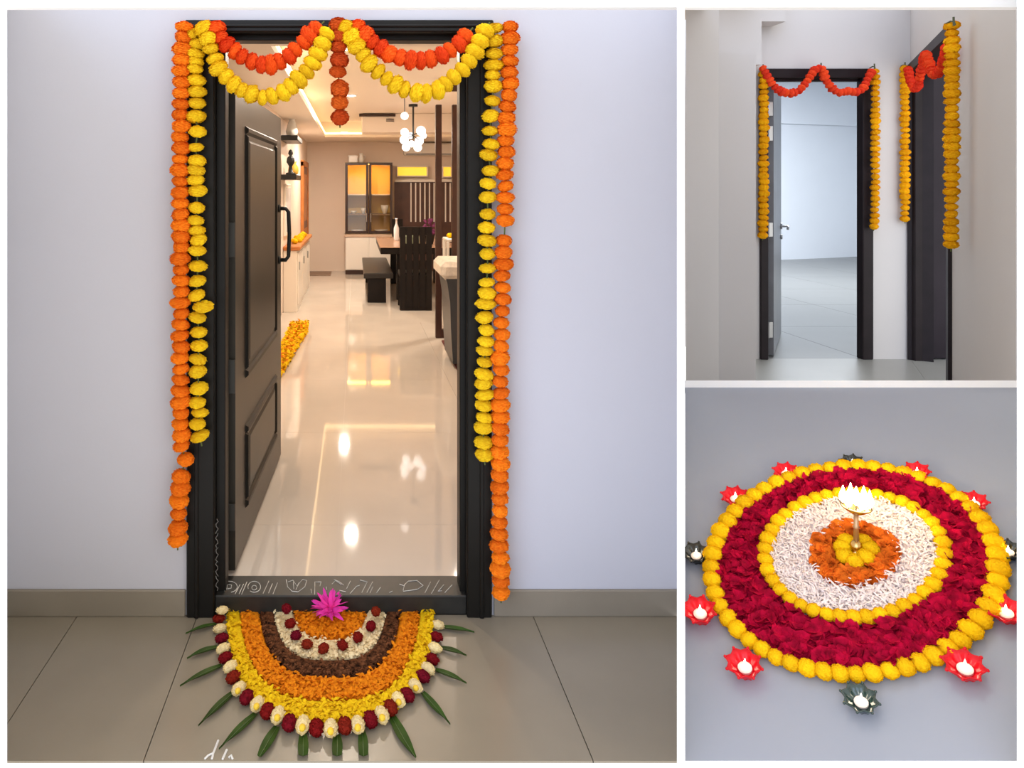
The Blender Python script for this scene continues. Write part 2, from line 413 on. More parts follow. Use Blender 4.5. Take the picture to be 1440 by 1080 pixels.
# recessed downlights
dl = mat('downlight_diffuser', (1, .95, .85), .5, emit=(1, .86, .66), strength=30)
def downlight(x, y, z, watts, lbl, rim=.055, col=(1, .87, .72)):
    t = thing('downlight', (x, y, z), lbl, 'downlight', 'recessed downlights in the hall ceiling')
    m = MB(); m.lathe([(rim, -.006), (rim+.012, -.004), (rim+.012, 0), (rim, 0)], (x, y, z), 20); m.build('rim', white, t)
    m = MB(); m.lathe([(rim*.9, -.008), (rim*.9, -.001)], (x, y, z), 20); m.build('diffuser', dl, t)
    l = bpy.data.lights.new('downlight_lamp', 'AREA'); l.shape = 'DISK'; l.size = .12; l.energy = watts; l.color = col
    lo_ = bpy.data.objects.new('lamp', l); C.objects.link(lo_); lo_.location = (x, y, z-.012); put(lo_, t)
def ceil_pt(u, v, z): return at(u, v, (z-EYE)*F/(V0-v))
p = ceil_pt(484, 186, ZC); downlight(p.x, p.y, ZC, 46, 'small round downlight in the ceiling border above the glass cabinet')
for (x, y, lbl) in ((-.1, 5.6, 'round downlight in the raised tray nearest the entrance'), (-.05, 8.4, 'round downlight in the raised tray behind the hanging garland'), (1.1, 7.4, 'round downlight in the raised tray above the wooden screen')):
    downlight(x, y, ZT, 32, lbl)
downlight(-.15, 3.55, ZC, 9, 'round downlight in the ceiling just inside the entrance door')
# crystal pendant
pd = 9.3; pc = at(581, 195, pd)
pend = thing('pendant_lamp', (pc.x, pc.y, ZT), 'cluster of glowing crystal globes hanging on a black stem', 'pendant lamp')
m = MB(); m.tube([(pc.x, pc.y, ZT), (pc.x, pc.y, pc.z)], .012, 6); m.build('stem', iron, pend)
m = MB(); m.lathe([(.06, -.03), (.06, 0)], (pc.x, pc.y, ZT), 16); m.build('canopy', iron, pend)
cry = mat('glowing_crystal', (.95, .95, 1), .1, emit=(1, .97, .93), strength=1.5)
gm = MB(); gm.ball((0, 0, 0), 1, 8, 5); gm = gm.mesh('globe', cry)
for (u, v, r, dy) in ((569, 186, 6, 0), (592, 184, 7, 0), (568, 197, 6.5, -.05), (590, 198, 6.5, .05), (578, 190, 5, .1), (571, 207, 6, 0), (587, 208, 6, -.06), (578, 203, 5, -.1), (597, 190, 4.5, .1)):
    q_ = at(u, v, pd); inst('globe', gm, (q_.x, q_.y+dy, q_.z), pend, scale=(r*pd/F,)*3)
m = MB()
for (u, v) in ((569, 186), (592, 184), (568, 197), (590, 198)): m.tube([at(581, 190, pd), at(u, v, pd)], .006, 5)
m.build('arm', iron, pend)
p = at(569, 163, 8.0)
t = thing('pendant_bulb', (p.x, p.y, p.z), 'small single crystal globe hanging above the pendant cluster', 'pendant lamp')
m = MB(); m.tube([p, (p.x, p.y, ZT)], .005, 5); m.build('cord', iron, t); inst('globe', gm, p, t, scale=(.045,)*3)
# left wall furniture
sb_y0, sb_y1 = on_i(396, 404).y, on_i(424, 394).y
wood = mat('orange_teak', (.48, .16, .035), .45, var=.25, scale=6)
cream = mat('cream_laminate', (.80, .72, .62), .4)
sbx = XL+.17; ysb0, ysb1 = 8.6, 10.9; zt_ = EYE-(338-V0)/F*9.6
sb = thing('sideboard', (XL+.08, 9.7, ZI), 'cream sideboard with teak top along the left wall', 'sideboard')
m = MB(); m.bevbox((XL+.003, ysb0, ZI), (sbx, ysb1, zt_-.05), .006); m.build('body', cream, sb)
m = MB(); m.bevbox((XL+.003, ysb0-.03, zt_-.05), (sbx+.04, ysb1+.03, zt_), .01); m.build('top', wood, sb)
for k in range(3):
    m = MB(); a = ysb0+.05+k*.75; m.bevbox((sbx, a, ZI+.08), (sbx+.012, a+.68, zt_-.09), .004); dr = m.build('door', cream, sb)
    m = MB(); m.tube([(sbx+.02, a+.1, zt_-.3), (sbx+.02, a+.1, zt_-.2)], .008, 6); m.build('knob', steel, dr)
yel = mat('yellow_marigold_petals', (.80, .42, .012), .75, var=.25, scale=60)
def shelf_on_wall(u0, u1, va, vb, y, lbl):
    z_ = at(0, (va+vb)/2, y).z; h = (vb-va)/F*y
    m = MB(); m.bevbox((XL, y-.35, z_-h/2), (XL+.20, y+.35, z_+h/2), .006)
    return tag(m.build('wall_shelf', iron), lbl, 'shelf')
shelf_on_wall(396, 417, 193, 200, 8.7, 'upper black box shelf on the left hall wall')
shelf_on_wall(396, 412, 246, 253, 8.5, 'lower black shelf on the left hall wall carrying a figurine')
zf = at(0, 246, 8.5).z
m = MB(); m.lathe([(.055, 0), (.06, .02), (.028, .03), (.02, .10), (.05, .15), (.045, .20), (.016, .225), (.03, .25), (.022, .285), (.004, .30)], (XL+.11, 8.42, zf), 10)
tag(m.build('figurine', iron, smooth=True), 'small black figurine standing on the lower wall shelf', 'figurine')
m = MB(); m.lathe([(.05, 0), (.065, .05), (.06, .1), (.03, .14), (.045, .17)], (XL+.12, 8.68, zf), 12)
tag(m.build('vase', mat('amber_ceramic', (.75, .42, .06), .3), smooth=True), 'amber vase beside the figurine on the lower wall shelf', 'vase')
zv = at(0, 193, 8.7).z
m = MB(); m.lathe([(.06, 0), (.075, .06), (.05, .16), (.03, .20), (.05, .22)], (XL+.11, 8.6, zv), 12)
tag(m.build('vase', mat('pale_glass_vase', (.75, .75, .72), .15), smooth=True), 'pale vase on the upper black wall shelf', 'vase')
m = MB(); z1 = at(0, 235, 9.0).z
for k in range(2):
    pass
pn = thing('wall_panel', (XL, 9.0, 1.0), 'pale glossy panel with a frame on the left hall wall below the shelf', 'wall panel')
m = MB(); m.bevbox((XL, 8.65, .98), (XL+.03, 9.35, 1.62), .006); m.build('frame', cream, pn)
m = MB(); m.bevbox((XL+.03, 8.70, 1.03), (XL+.034, 9.30, 1.57), .002); m.build('pane', mat('pale_gloss', (.85, .85, .86), .15), pn)
# teak door in the left wall near the far corner
d2 = thing('door_2', (XL, 12.0, ZI), 'orange teak door and frame in the left hall wall', 'door', kind='structure')
m = MB(); m.bevbox((XL, 11.35, ZI), (XL+.05, 11.45, 2.0), .006); m.bevbox((XL, 12.5, ZI), (XL+.05, 12.6, 2.0), .006); m.bevbox((XL, 11.35, 1.92), (XL+.05, 12.6, 2.02), .006); m.build('frame', wood, d2)
m = MB(); m.bevbox((XL, 11.45, ZI), (XL+.03, 12.5, 1.92), .004); lf = m.build('door_leaf', mat('dark_teak', (.20, .06, .02), .45, var=.25, scale=6), d2)
for (za, zb_) in ((.2, .9), (1.02, 1.8)):
    m = MB(); m.bevbox((XL+.03, 11.6, za), (XL+.04, 12.35, zb_), .008); m.build('panel', wood, lf)
m = MB(); c_ = on_i(448, 385)
m.bevbox((c_.x-.26, c_.y-.28, ZI), (c_.x+.22, c_.y+.28, ZI+.012), .005)
tag(m.build('doormat', mat('brown_mat', (.30, .21, .15), .9, var=.3, scale=60)), 'small brown mat on the hall floor beside the teak door', 'mat')
# glass-fronted crockery cabinet against the far wall
cd = (EYE-ZI)*F/(386-V0)
def X(u, d=cd): return at(u, 0, d).x
def Z(v, d=cd): return at(0, v, d).z
cab = thing('crockery_cabinet', (X(518), cd+.2, ZI), 'tall crockery cabinet with two dark-framed glass doors lit yellow inside', 'cabinet')
lam = mat('white_laminate', (.82, .77, .70), .35)
m = MB(); m.bevbox((X(485.5), cd, Z(380)), (X(552), BACK-.005, Z(333)), .006); base = m.build('base', lam, cab)
m = MB(); m.bevbox((X(486), cd+.01, ZI), (X(551), BACK-.005, Z(380)), .004); m.build('plinth', walnut, cab)
m = MB(); m.bevbox((X(484), cd-.02, Z(333.5)), (X(553), BACK-.005, Z(329.5)), .006); m.build('counter', mat('tan_counter', (.62, .45, .33), .3), cab)
for k in range(2):
    a, b = (486.5, 518.2) if k == 0 else (519, 551)
    m = MB(); m.bevbox((X(a), cd-.012, Z(379)), (X(b), cd, Z(335)), .004); m.build('base_door', lam, cab)
m = MB()                                                   # carcass of the glazed part: back, sides, top
m.box((X(487), BACK-.03, Z(328)), (X(552), BACK-.005, Z(229))); m.box((X(487), cd+.03, Z(328)), (X(488), BACK-.03, Z(229))); m.box((X(551), cd+.03, Z(328)), (X(552), BACK-.03, Z(229)))
m.box((X(487), cd+.03, Z(230)), (X(552), BACK-.03, Z(229))); m.build('carcass', mat('amber_glow_panel', (.75, .52, .16), .5), cab)  # the cabinet's yellow glow is partly put into this colour
m = MB(); m.bevbox((X(489), cd+.14, Z(231)), (X(550), cd+.18, Z(230.2)), .001); m.build('light_strip', mat('amber_strip', (1, .7, .2), .5, emit=(1, .60, .10), strength=40), cab)
for vv in (274, 302):
    m = MB(); m.bevbox((X(488.2), cd+.06, Z(vv+.8)), (X(550.8), BACK-.03, Z(vv-.8)), .003); m.build('shelf', lam if vv == 274 else mat('shelf_brown', (.3, .2, .11), .5), cab)
gl = glass_mat('cabinet_glass', (.95, .93, .9), .06)
for (a, b) in ((485.5, 518.3), (518.7, 552)):
    m = MB(); w = 3.6
    for (p0, p1, q0, q1) in ((a, b, 228.5, 232), (a, b, 325, 328.5), (a, a+w, 232, 325), (b-w, b, 232, 325)): m.bevbox((X(p0), cd+.0, Z(q1)), (X(p1), cd+.03, Z(q0)), .004)
    fr = m.build('door_frame', walnut, cab)
    m = MB(); m.box((X(a+w), cd+.012, Z(325)), (X(b-w), cd+.016, Z(232))); m.build('pane', gl, fr)
    m = MB(); hx = X(515.5) if a < 500 else X(521.5)
    m.tube([(hx, cd-.012, Z(312)), (hx, cd-.012, Z(300))], .008, 6); m.build('handle', steel, fr)
crock = mat('white_crockery', (.85, .82, .76), .2)
def bowl(u, v, w, h, d, lbl, m_=crock, nm='bowl', cat='bowl'):
    p = at(u, v, d); s_ = w/2/F*d; hh = h/F*d
    m = MB(); m.lathe([(s_*.35, 0), (s_*.4, .01), (s_*.8, hh*.5), (s_, hh), (s_*.94, hh), (s_*.7, hh*.5), (s_*.2, hh*.25)], p, 14)
    return tag(m.build(nm, m_, smooth=True), lbl, cat)
cdi = cd+.2
for (u, v, w, h, l) in ((497, 301.2, 9, 4, 'small white bowl on the left of the cabinet shelf'), (511, 301.2, 7, 8, 'white cup-shaped bowl in the middle of the cabinet shelf'), (541, 301.2, 11, 12, 'tall pale bowl on the right of the cabinet shelf'),
                        (503, 324.8, 18, 4, 'wide white dish on the cabinet floor behind the left door'), (536, 324.8, 20, 4, 'wide white dish on the cabinet floor behind the right door')):
    pz_ = Z(302-.8) if v < 310 else Z(328); p = at(u, v, cdi)
    s_ = w/2/F*cdi; hh = h/F*cdi; m = MB(); m.lathe([(s_*.4, 0), (s_*.45, .01), (s_*.85, hh*.5), (s_, hh), (s_*.92, hh), (s_*.6, hh*.5), (s_*.2, hh*.3)], (p.x, cdi, pz_+.001), 14)
    tag(m.build('bowl', crock, smooth=True), l, 'bowl')
for k, (u, w, h, l) in enumerate(((497, 14, 9, 'white storage box on top of the crockery cabinet'), (508, 5, 13, 'white jug on top of the crockery cabinet'))):
    zz = Z(228.5)
    if k == 0:
        m = MB(); m.bevbox((X(490), cd+.08, zz), (X(503), cd+.3, zz+.11), .01); m.bevbox((X(489.5), cd+.07, zz+.10), (X(503.5), cd+.31, zz+.13), .008); tag(m.build('storage_box', crock), l, 'box')
    else:
        m = MB(); m.lathe([(.04, 0), (.05, .06), (.03, .13), (.035, .17)], (X(508), cd+.18, zz), 12); m.tube([(X(508)+.035, cd+.18, zz+.14), (X(508)+.075, cd+.18, zz+.11), (X(508)+.045, cd+.18, zz+.05)], .007, 6); tag(m.build('jug', crock, smooth=True), l, 'jug')
# lit niches, air conditioner and slatted panelling right of the cabinet
nd = BACK-.06
def nich(u0, u1, v0, v1, lbl):
    t = thing('lit_niche', (X((u0+u1)/2, nd), nd, Z(v1, nd)), lbl, 'niche', 'glowing yellow niches in the far wall')
    m = MB(); w = .02
    for (a, b) in (((X(u0, nd)-w, nd-.06, Z(v1, nd)-w), (X(u1, nd)+w, BACK, Z(v1, nd))), ((X(u0, nd)-w, nd-.06, Z(v0, nd)), (X(u1, nd)+w, BACK, Z(v0, nd)+w)), ((X(u0, nd)-w, nd-.06, Z(v1, nd)), (X(u0, nd), BACK, Z(v0, nd))), ((X(u1, nd), nd-.06, Z(v1, nd)), (X(u1, nd)+w, BACK, Z(v0, nd)))): m.bevbox(a, b, .003)
    m.build('surround', lam, t)
    m = MB(); m.box((X(u0, nd), BACK-.02, Z(v1, nd)), (X(u1, nd), BACK-.001, Z(v0, nd))); m.build('back_panel', mat('niche_glow', (.9, .6, .1), .5, emit=(1, .62, .05), strength=.85), t)
nich(559, 600, 235, 247, 'long yellow glowing niche right of the crockery cabinet')
nich(623, 634, 235, 248, 'short yellow glowing niche seen between the wooden posts')
nich(641, 652, 235, 248, 'short yellow glowing niche at the right beyond the second post')
ac = thing('air_conditioner', (X(600, BACK), BACK-.1, Z(218, BACK)), 'white wall air conditioner above the glowing niches', 'air conditioner')
m = MB(); m.bevbox((X(567, BACK), BACK-.2, Z(219, BACK)), (X(636, BACK), BACK-.002, Z(202, BACK)), .02); m.build('body', crock, ac)
m = MB(); m.bevbox((X(570, BACK), BACK-.205, Z(218.5, BACK)), (X(633, BACK), BACK-.18, Z(216.5, BACK)), .004); m.build('louvre', mat('grey_plastic', (.3, .3, .3), .5), ac)
pnl = thing('slatted_panel', (X(605, nd), nd, ZI), 'dark brown wall panelling with pale vertical slats behind the dining table', 'wall panel')
m = MB(); m.box((X(555, nd), nd, ZI), (X(655, nd), BACK-.001, Z(256, nd))); m.build('board', mat('dark_red_walnut', (.075, .028, .018), .4, var=.25, scale=5), pnl)
for u in (577, 583.5, 590, 596.5, 603, 609.5, 625.5, 632, 647):
    m = MB(); m.bevbox((X(u, nd), nd-.02, Z(312, nd)), (X(u+1.8, nd), nd, Z(257, nd)), .004); m.build('slat', lam, pnl)
m = MB(); m.bevbox((X(555, nd), nd-.04, Z(256, nd)), (X(655, nd), nd, Z(252.5, nd)), .004); m.build('top_rail', lam, pnl)
# dining furniture
dk = mat('black_walnut_furniture', (.009, .006, .0045), .4, var=.2, scale=10, spec=.2)
bz0 = on_i(530, 426); bs = at(0, 384, bz0.y).z
ben = thing('bench', (bz0.x, bz0.y+.9, ZI), 'long dark bench with slab legs beside the dining table', 'bench')
yb1 = (EYE-bs)*F/(362-V0)
m = MB(); m.bevbox((at(511.5, 0, bz0.y).x, bz0.y-.02, bs-.07), (at(553, 0, bz0.y).x, yb1, bs), .008); m.build('seat', mat('dark_grey_bench_seat', (.022, .017, .013), .3, spec=.35), ben)
for yy in (bz0.y+.01, yb1-.12):
    m = MB(); m.bevbox((at(517, 0, bz0.y).x, yy, ZI), (at(543, 0, bz0.y).x, yy+.1, bs-.07), .006); m.build('leg', dk, ben)
tz = at(0, 347, 9.45).z; tx0 = at(535, 0, 9.45).x; tx1 = 1.35
tab = thing('dining_table', (.85, 10.4, ZI), 'dark dining table with a tan top behind the tall chair', 'table')
m = MB(); m.bevbox((tx0, 9.45, tz-.10), (tx1, 11.4, tz-.015), .008); m.build('apron', dk, tab)
m = MB(); m.bevbox((tx0-.01, 9.43, tz-.015), (tx1+.01, 11.42, tz), .005); m.build('table_top', mat('tan_table_top', (.50, .30, .20), .2), tab)
for (a, b) in ((tx0+.22, 9.55), (tx1-.12, 9.55), (tx0+.22, 11.2), (tx1-.12, 11.2)):
    m = MB(); m.bevbox((a, b, ZI), (a+.1, b+.1, tz-.1), .006); m.build('leg', dk, tab)
def slit_chair(uc, w, vtop, vbot, lbl, rows, back=.0):
    y = on_i(uc, vbot).y; s_ = y/F; xc = at(uc, 0, y).x; hw = w/2*s_; zt = at(0, vtop, y).z; h = zt-ZI
    t = thing('dining_chair', (xc, y+.2, ZI), lbl, 'chair', 'tall dark dining chairs')
    m = MB(); zsl = sorted(rows); n = 5; x0 = xc-hw; sw = 2*hw*.035; fw = (2*hw-sw*(n-1))/n
    for k in range(n): m.bevbox((x0+k*(fw+sw), y, ZI+h*.03), (x0+k*(fw+sw)+fw, y+.035, zt), .004)   # upright boards
    m.build('back_board', dk, t)
    lv = [0]+[z for r in zsl for z in r]+[1]
    m = MB()
    for i in range(0, len(lv), 2): m.bevbox((x0, y+.006, ZI+h*lv[i]), (xc+hw, y+.030, ZI+h*lv[i+1]), .003)   # solid rails leave the slits
    m.build('back_rail', dk, t)
    m = MB(); m.bevbox((x0, y+.035, ZI+.40), (xc+hw, y+.46, ZI+.46), .01); m.build('seat', dk, t)
    for (a, b) in ((x0, y+.40), (xc+hw-.05, y+.40), (x0, y+.04), (xc+hw-.05, y+.04)):
        m = MB(); m.bevbox((a, b, ZI), (a+.05, b+.05, ZI+.40), .004); m.build('leg', dk, t)
slit_chair(585, 45, 319, 437, 'tall dark dining chair with slits in its back, nearest the entrance', [(.42, .49), (.60, .68), (.80, .90)])
slit_chair(559, 15, 308, 392, 'dark dining chair at the far end of the table beside the cabinet', [(.55, .66), (.75, .86)])
tzz = tz+.001
pf = at(604, 0, 9.9)
pl = thing('purple_flowers', (pf.x, 9.9, tzz), 'purple flowers in a dark pot on the dining table', 'plant')
m = MB(); m.lathe([(.05, 0), (.075, .12), (.07, .12), (.02, .1)], (pf.x, 9.9, tzz), 12); m.build('pot', dk, pl)
m = MB()
for k in range(40):
    a = R.random()*6.28; r = R.random()*.12; c_ = (pf.x+r*math.cos(a), 9.9+r*math.sin(a), tzz+.14+R.random()*.2); m.ball(c_, .022, 5, 4)
m.build('blossoms', mat('purple_petals', (.16, .02, .10), .7, var=.3, scale=40), pl)
m = MB(); gx = at(580, 0, 9.7).x; m.bevbox((gx-.10, 9.65, tzz), (gx+.09, 9.85, tzz+.13), .01); m.bevbox((gx-.105, 9.645, tzz+.10), (gx+.095, 9.855, tzz+.118), .006)
tag(m.build('storage_box', mat('sage_green_box', (.16, .2, .12), .5)), 'sage green box standing on the dining table', 'box')
bx_ = at(557.5, 0, 10.6).x; m = MB(); m.lathe([(.035, 0), (.04, .02), (.04, .18), (.015, .25), (.015, .31), (.02, .31), (.02, .33)], (bx_, 10.6, tzz), 12)
tag(m.build('bottle', mat('clear_plastic_bottle', (.75, .75, .78), .15), smooth=True), 'pale bottle on the far end of the dining table', 'bottle')
# wooden screen of tall posts on the right
sx = at(617, 0, 7.12).x
scr = thing('room_screen', (sx, 6.5, ZI), 'tall dark wooden screen of slim posts dividing the hall', 'room divider')
yp = 7.12
for (u, yy, w) in ((617, 7.12, .062), (639.5, 7.12*1.0, .05)):
    xx = at(u, 0, yy).x; m = MB(); m.bevbox((xx-w/2, yy, ZI), (xx+w/2, yy+.06, ZC), .005); m.build('post', mat('red_brown_post', (.05, .018, .010), .35, var=.2, scale=8), scr)
m = MB(); m.bevbox((at(612.6, 0, yp).x, yp+.005, ZI), (at(655, 0, yp).x, yp+.05, ZI+.09), .005); m.build('bottom_rail', MATS['red_brown_post'], scr)
m = MB(); m.bevbox((at(600, 0, yp).x, yp+.005, at(0, 128, yp).z), (at(655, 0, yp).x, yp+.05, at(0, 119, yp).z), .005); m.build('top_rail', MATS['red_brown_post'], scr)
m = MB(); m.bevbox((at(646, 0, yp).x, yp+.015, ZI+.09), (at(647.5, 0, yp).x, yp+.04, ZC), .003); m.build('slim_rail', lam, scr)
st = thing('side_table', (at(642, 0, 7.6).x, 7.6, ZI), 'white side table with marigolds behind the armchair', 'side table')
ya = 7.45; zt2 = at(0, 336, ya).z
m = MB(); m.bevbox((at(628, 0, ya).x, ya, zt2-.03), (at(664, 0, ya).x, ya+.35, zt2), .006); m.build('table_top', crock, st)
for u in (628, 660):
    for dy in (0, .31):
        m = MB(); m.bevbox((at(u, 0, ya).x, ya+dy, ZI), (at(u, 0, ya).x+.03, ya+dy+.03, zt2-.03), .004); m.build('leg', crock, st)
# armchair with a dark shell and cream cushion
ay = 5.9; ax0 = at(622, 0, ay).x
arm = thing('armchair', (ax0+.35, ay, ZI), 'dark armchair with a cream cushion against the right of the hall', 'armchair')
zc1 = at(0, 372, ay).z
prof = [(622, 372), (627, 392), (632, 420), (634, 460), (636, 500)]
m = MB()
outer = [at(u, v, ay) for u, v in ((623, 377), (629, 398), (633, 425), (634, 460), (637, 512))]
for i in range(4):
    a, b = outer[i], outer[i+1]
    m.prism([(a.x, ay, a.z), (b.x, ay, b.z), (b.x+.55, ay, b.z), (a.x+.55, ay, a.z)], [(a.x, ay+.55, a.z), (b.x, ay+.55, b.z), (b.x+.55, ay+.55, b.z), (a.x+.55, ay+.55, a.z)])
m.build('shell', mat('charcoal_leather', (.03, .033, .036), .35), arm)
m = MB(); a = outer[0]; m.bevbox((a.x-.02, ay-.03, a.z-.10), (a.x+.58, ay+.58, a.z+.05), .04); m.build('cushion', mat('cream_cushion_fabric', (.62, .55, .46), .85, var=.15, scale=30), arm)
for (dx, dy) in ((.1, .04), (.5, .04), (.1, .48), (.5, .48)):
    m = MB(); m.tube([(ax0+dx+.05, ay+dy, ZI+.013), (ax0+dx+.05, ay+dy, outer[4].z+.03)], .02, 8); m.build('leg', iron, arm)
m = MB(); p0, p1 = on_i(621, 480), on_i(651, 536)
m.prism([(p1.x, p1.y, ZI), (p1.x+.5, p1.y, ZI), (p0.x+.5, p0.y, ZI), (p0.x, p0.y, ZI)], [(p1.x, p1.y, ZI+.012), (p1.x+.5, p1.y, ZI+.012), (p0.x+.5, p0.y, ZI+.012), (p0.x, p0.y, ZI+.012)])
tag(m.build('rug', mat('maroon_rug', (.10, .015, .015), .95, var=.25, scale=50)), 'dark maroon rug under the armchair', 'rug')

# ------------------------------------------------------------------ flowers
def pompon(name, m_, seed, npet=95, flat=.7, core=.92, w=.42, ragged=.07):
    """one marigold head: a core wrapped in short ruffled petals"""
    r = random.Random(seed); mb = MB(); mb.ball((0, 0, 0), (core, core, core*flat), 10, 7)
    ga = math.pi*(3-math.sqrt(5))
    for i in range(npet):
        z = 1-2*(i+.5)/npet; rr = math.sqrt(1-z*z); a = ga*i+r.uniform(-.2, .2)
        n = Vector((rr*math.cos(a), rr*math.sin(a), z)); t = UP.cross(n)
        t = t.normalized() if t.length > .01 else Vector((1, 0, 0)); b = n.cross(t)
        t2 = (t*math.cos(r.uniform(-.6, .6))+b*math.sin(r.uniform(-.6, .6))).normalized(); b2 = n.cross(t2)
        L = 1+r.uniform(-ragged, ragged*.6); ww = w*r.uniform(.8, 1.15)
        p = [n*.66-t2*ww*.5, n*.66+t2*ww*.5, n*.92+t2*ww*.62+b2*.02, n*L+b2*.16+t2*ww*.25, n*L+b2*.16-t2*ww*.25, n*.92-t2*ww*.62+b2*.02]
        q_ = [(v.x, v.y, v.z*flat) for v in p]
        mb.raw(q_, [(0, 1, 2, 5), (5, 2, 3, 4)])
    return mb.mesh(name, m_)
def petal_mat(name, col, var, scale, rand, tl=.15):
    m = mat(name, col, .8, var=var, scale=scale, rand=rand, spec=.08)
    nt = m.node_tree; N = nt.nodes; L = nt.links; b = N['Principled BSDF']; t = N.new('ShaderNodeBsdfTranslucent'); x = N.new('ShaderNodeMixShader'); x.inputs[0].default_value = tl
    l_ = b.inputs['Base Color'].links
    if l_: L.new(l_[0].from_socket, t.inputs[0])
    else: t.inputs[0].default_value = (*col, 1)
    L.new(b.outputs[0], x.inputs[1]); L.new(t.outputs[0], x.inputs[2]); L.new(x.outputs[0], N['Material Output'].inputs[0])
    return m
fl_yel = petal_mat('yellow_marigold', (1.0, .66, .018), .08, 2.2, .06, .12)
fl_org = petal_mat('orange_marigold', (1.0, .23, .012), .10, 2.2, .08, .12)
fl_red = petal_mat('vermilion_marigold', (.95, .105, .014), .10, 2.2, .10)
fl_rus = petal_mat('rust_marigold', (.66, .10, .014), .10, 2.2, .10)
fl_amb = petal_mat('amber_marigold', (1.0, .50, .008), .08, 2.2, .08, .12)
fl_scar = petal_mat('scarlet_marigold', (1.0, .09, .03), .08, 2.2, .08)
fl_gold = petal_mat('golden_marigold', (1.0, .62, .008), .06, 2.5, .07)
FM = {}
for k, m_ in (('yel', fl_yel), ('org', fl_org), ('red', fl_red), ('rus', fl_rus), ('amb', fl_amb), ('scar', fl_scar)):
    FM[k] = [pompon('marigold_'+k, m_, s, 105, .76) for s in range(4)]
FM['gold'] = [pompon('marigold_gold', fl_gold, s+9, 150, .80, .93, .26, .05) for s in range(4)]
ORD = ['first', 'second', 'third', 'fourth', 'fifth', 'sixth', 'seventh', 'eighth', 'ninth', 'tenth', 'eleventh', 'twelfth', 'thirteenth', 'fourteenth', 'fifteenth', 'sixteenth', 'seventeenth', 'eighteenth', 'nineteenth']
TENS = {20: ('twenty', 'twentieth'), 30: ('thirty', 'thirtieth'), 40: ('forty', 'fortieth'), 50: ('fifty', 'fiftieth')}
def nth(n):
    if n < 20: return ORD[n-1]
    t = n//10*10; return TENS[t][1] if n == t else TENS[t][0]+'-'+ORD[n-t-1]
def rand_q(r, amt=.25):
    return Quaternion((r.uniform(-1, 1), r.uniform(-1, 1), r.uniform(-.3, .3)), r.uniform(-amt, amt)) @ Quaternion((0, 0, 1), r.uniform(0, 6.28))
def garland(label, pts, kind, rad, group, flat=1.0, seed=0, string=True, jit=.12, cat='garland'):
    """pts: world positions of the flower heads in order along the thread"""
    r = random.Random(seed); P_ = [Vector(p) for p in pts]; low = min(P_, key=lambda p: p.z)
    g = thing('marigold_garland', low, label, cat, group)
    for i, p in enumerate(P_):
        t = (P_[min(i+1, len(P_)-1)]-P_[max(i-1, 0)]); t = t.normalized() if t.length > 1e-6 else UP
        q_ = UP.rotation_difference(t) @ rand_q(r)
        s_ = rad*1.08*r.uniform(1-jit, 1+jit)
        inst('flower', r.choice(FM[kind]), p, g, q_, (s_*r.uniform(.94, 1.08), s_*r.uniform(.94, 1.08), s_*flat*r.uniform(.85, 1.12)))
    if string:
        e = (P_[-1]-P_[-2]).normalized()*rad*1.2
        m = MB(); m.tube([P_[0]]+P_[1:]+[P_[-1]+e], rad*.09, 5); m.build('string', stringm, g)
    return g
def resample(ctrl, step):
    """walk a polyline in pixels at a fixed step"""
    out = [Vector((*ctrl[0], 0))]; cur = Vector((*ctrl[0], 0)); k = 1; rem = step
    while k < len(ctrl):
        nx = Vector((*ctrl[k], 0)); dd = (nx-cur).length
        if dd < rem: rem -= dd; cur = nx; k += 1
        else: cur = cur+(nx-cur).normalized()*rem; out.append(cur.copy()); rem = step
    return [(p.x, p.y) for p in out]
yg = D-.055
px = yg/F
def gl_pts(lst, d=yg, jx=1.2, seed=1):
    r = random.Random(seed); return [at(u+r.uniform(-jx, jx), v, d+r.uniform(-.004, .004)) for u, v in lst]
# left pair
lo_ctrl = [(260, 38), (257, 60), (255, 110), (254, 200), (254, 330), (254, 450), (254, 560), (255, 628)]
pts = resample(lo_ctrl, 15.5)+[(261, 646), (254, 670), (253, 686), (252, 704), (251, 722), (251, 742), (249, 758)]
garland('long orange marigold string hanging on the wall left of the entrance door', gl_pts(pts, yg-.012), 'org', 12.3*px, 'marigold garlands on the entrance door', .95, 1)
yl = [(272, 50), (277, 62), (274, 75), (274, 87), (275, 97), (275, 113), (276, 129), (277, 145), (276, 164), (277, 185), (276, 207), (276, 226), (276, 239), (276, 253), (278, 268), (277, 292), (276, 310), (277, 324), (278, 337), (277, 352), (277, 374), (278, 395), (276, 415), (285, 431), (277, 446), (280, 467), (279, 486), (278, 505), (279, 522), (279, 546), (278, 566), (281, 580), (278, 596), (281, 613)]
garland('yellow marigold string hanging down the left door jamb', gl_pts(yl, yg-.008), 'yel', 12.3*px, 'marigold garlands on the entrance door', .84, 2)
ro = resample([(718, 38), (716, 60), (717, 110), (713, 160), (711, 220), (711, 312)], 16)+resample([(708, 338), (706, 420), (704, 520), (703, 640), (702, 760), (704, 842)], 16.5)
garland('long orange marigold string hanging on the wall right of the entrance door', gl_pts(ro, yg-.012), 'org', 12.0*px, 'marigold garlands on the entrance door', .98, 3)
ry = [(696, 40), (695, 58), (695, 75), (694, 92), (694, 106), (693, 121), (692, 142), (690, 163), (690, 184), (690, 203), (688, 218), (689, 240), (687, 258), (687, 277), (686, 301), (685, 320), (686, 338), (686, 357), (685, 377), (684, 397), (684, 412), (684, 427), (681, 446), (683, 464), (683, 480), (682, 493), (681, 509), (681, 526), (681, 539), (681, 555), (681, 570), (681, 587), (680, 601), (680, 622), (681, 639)]
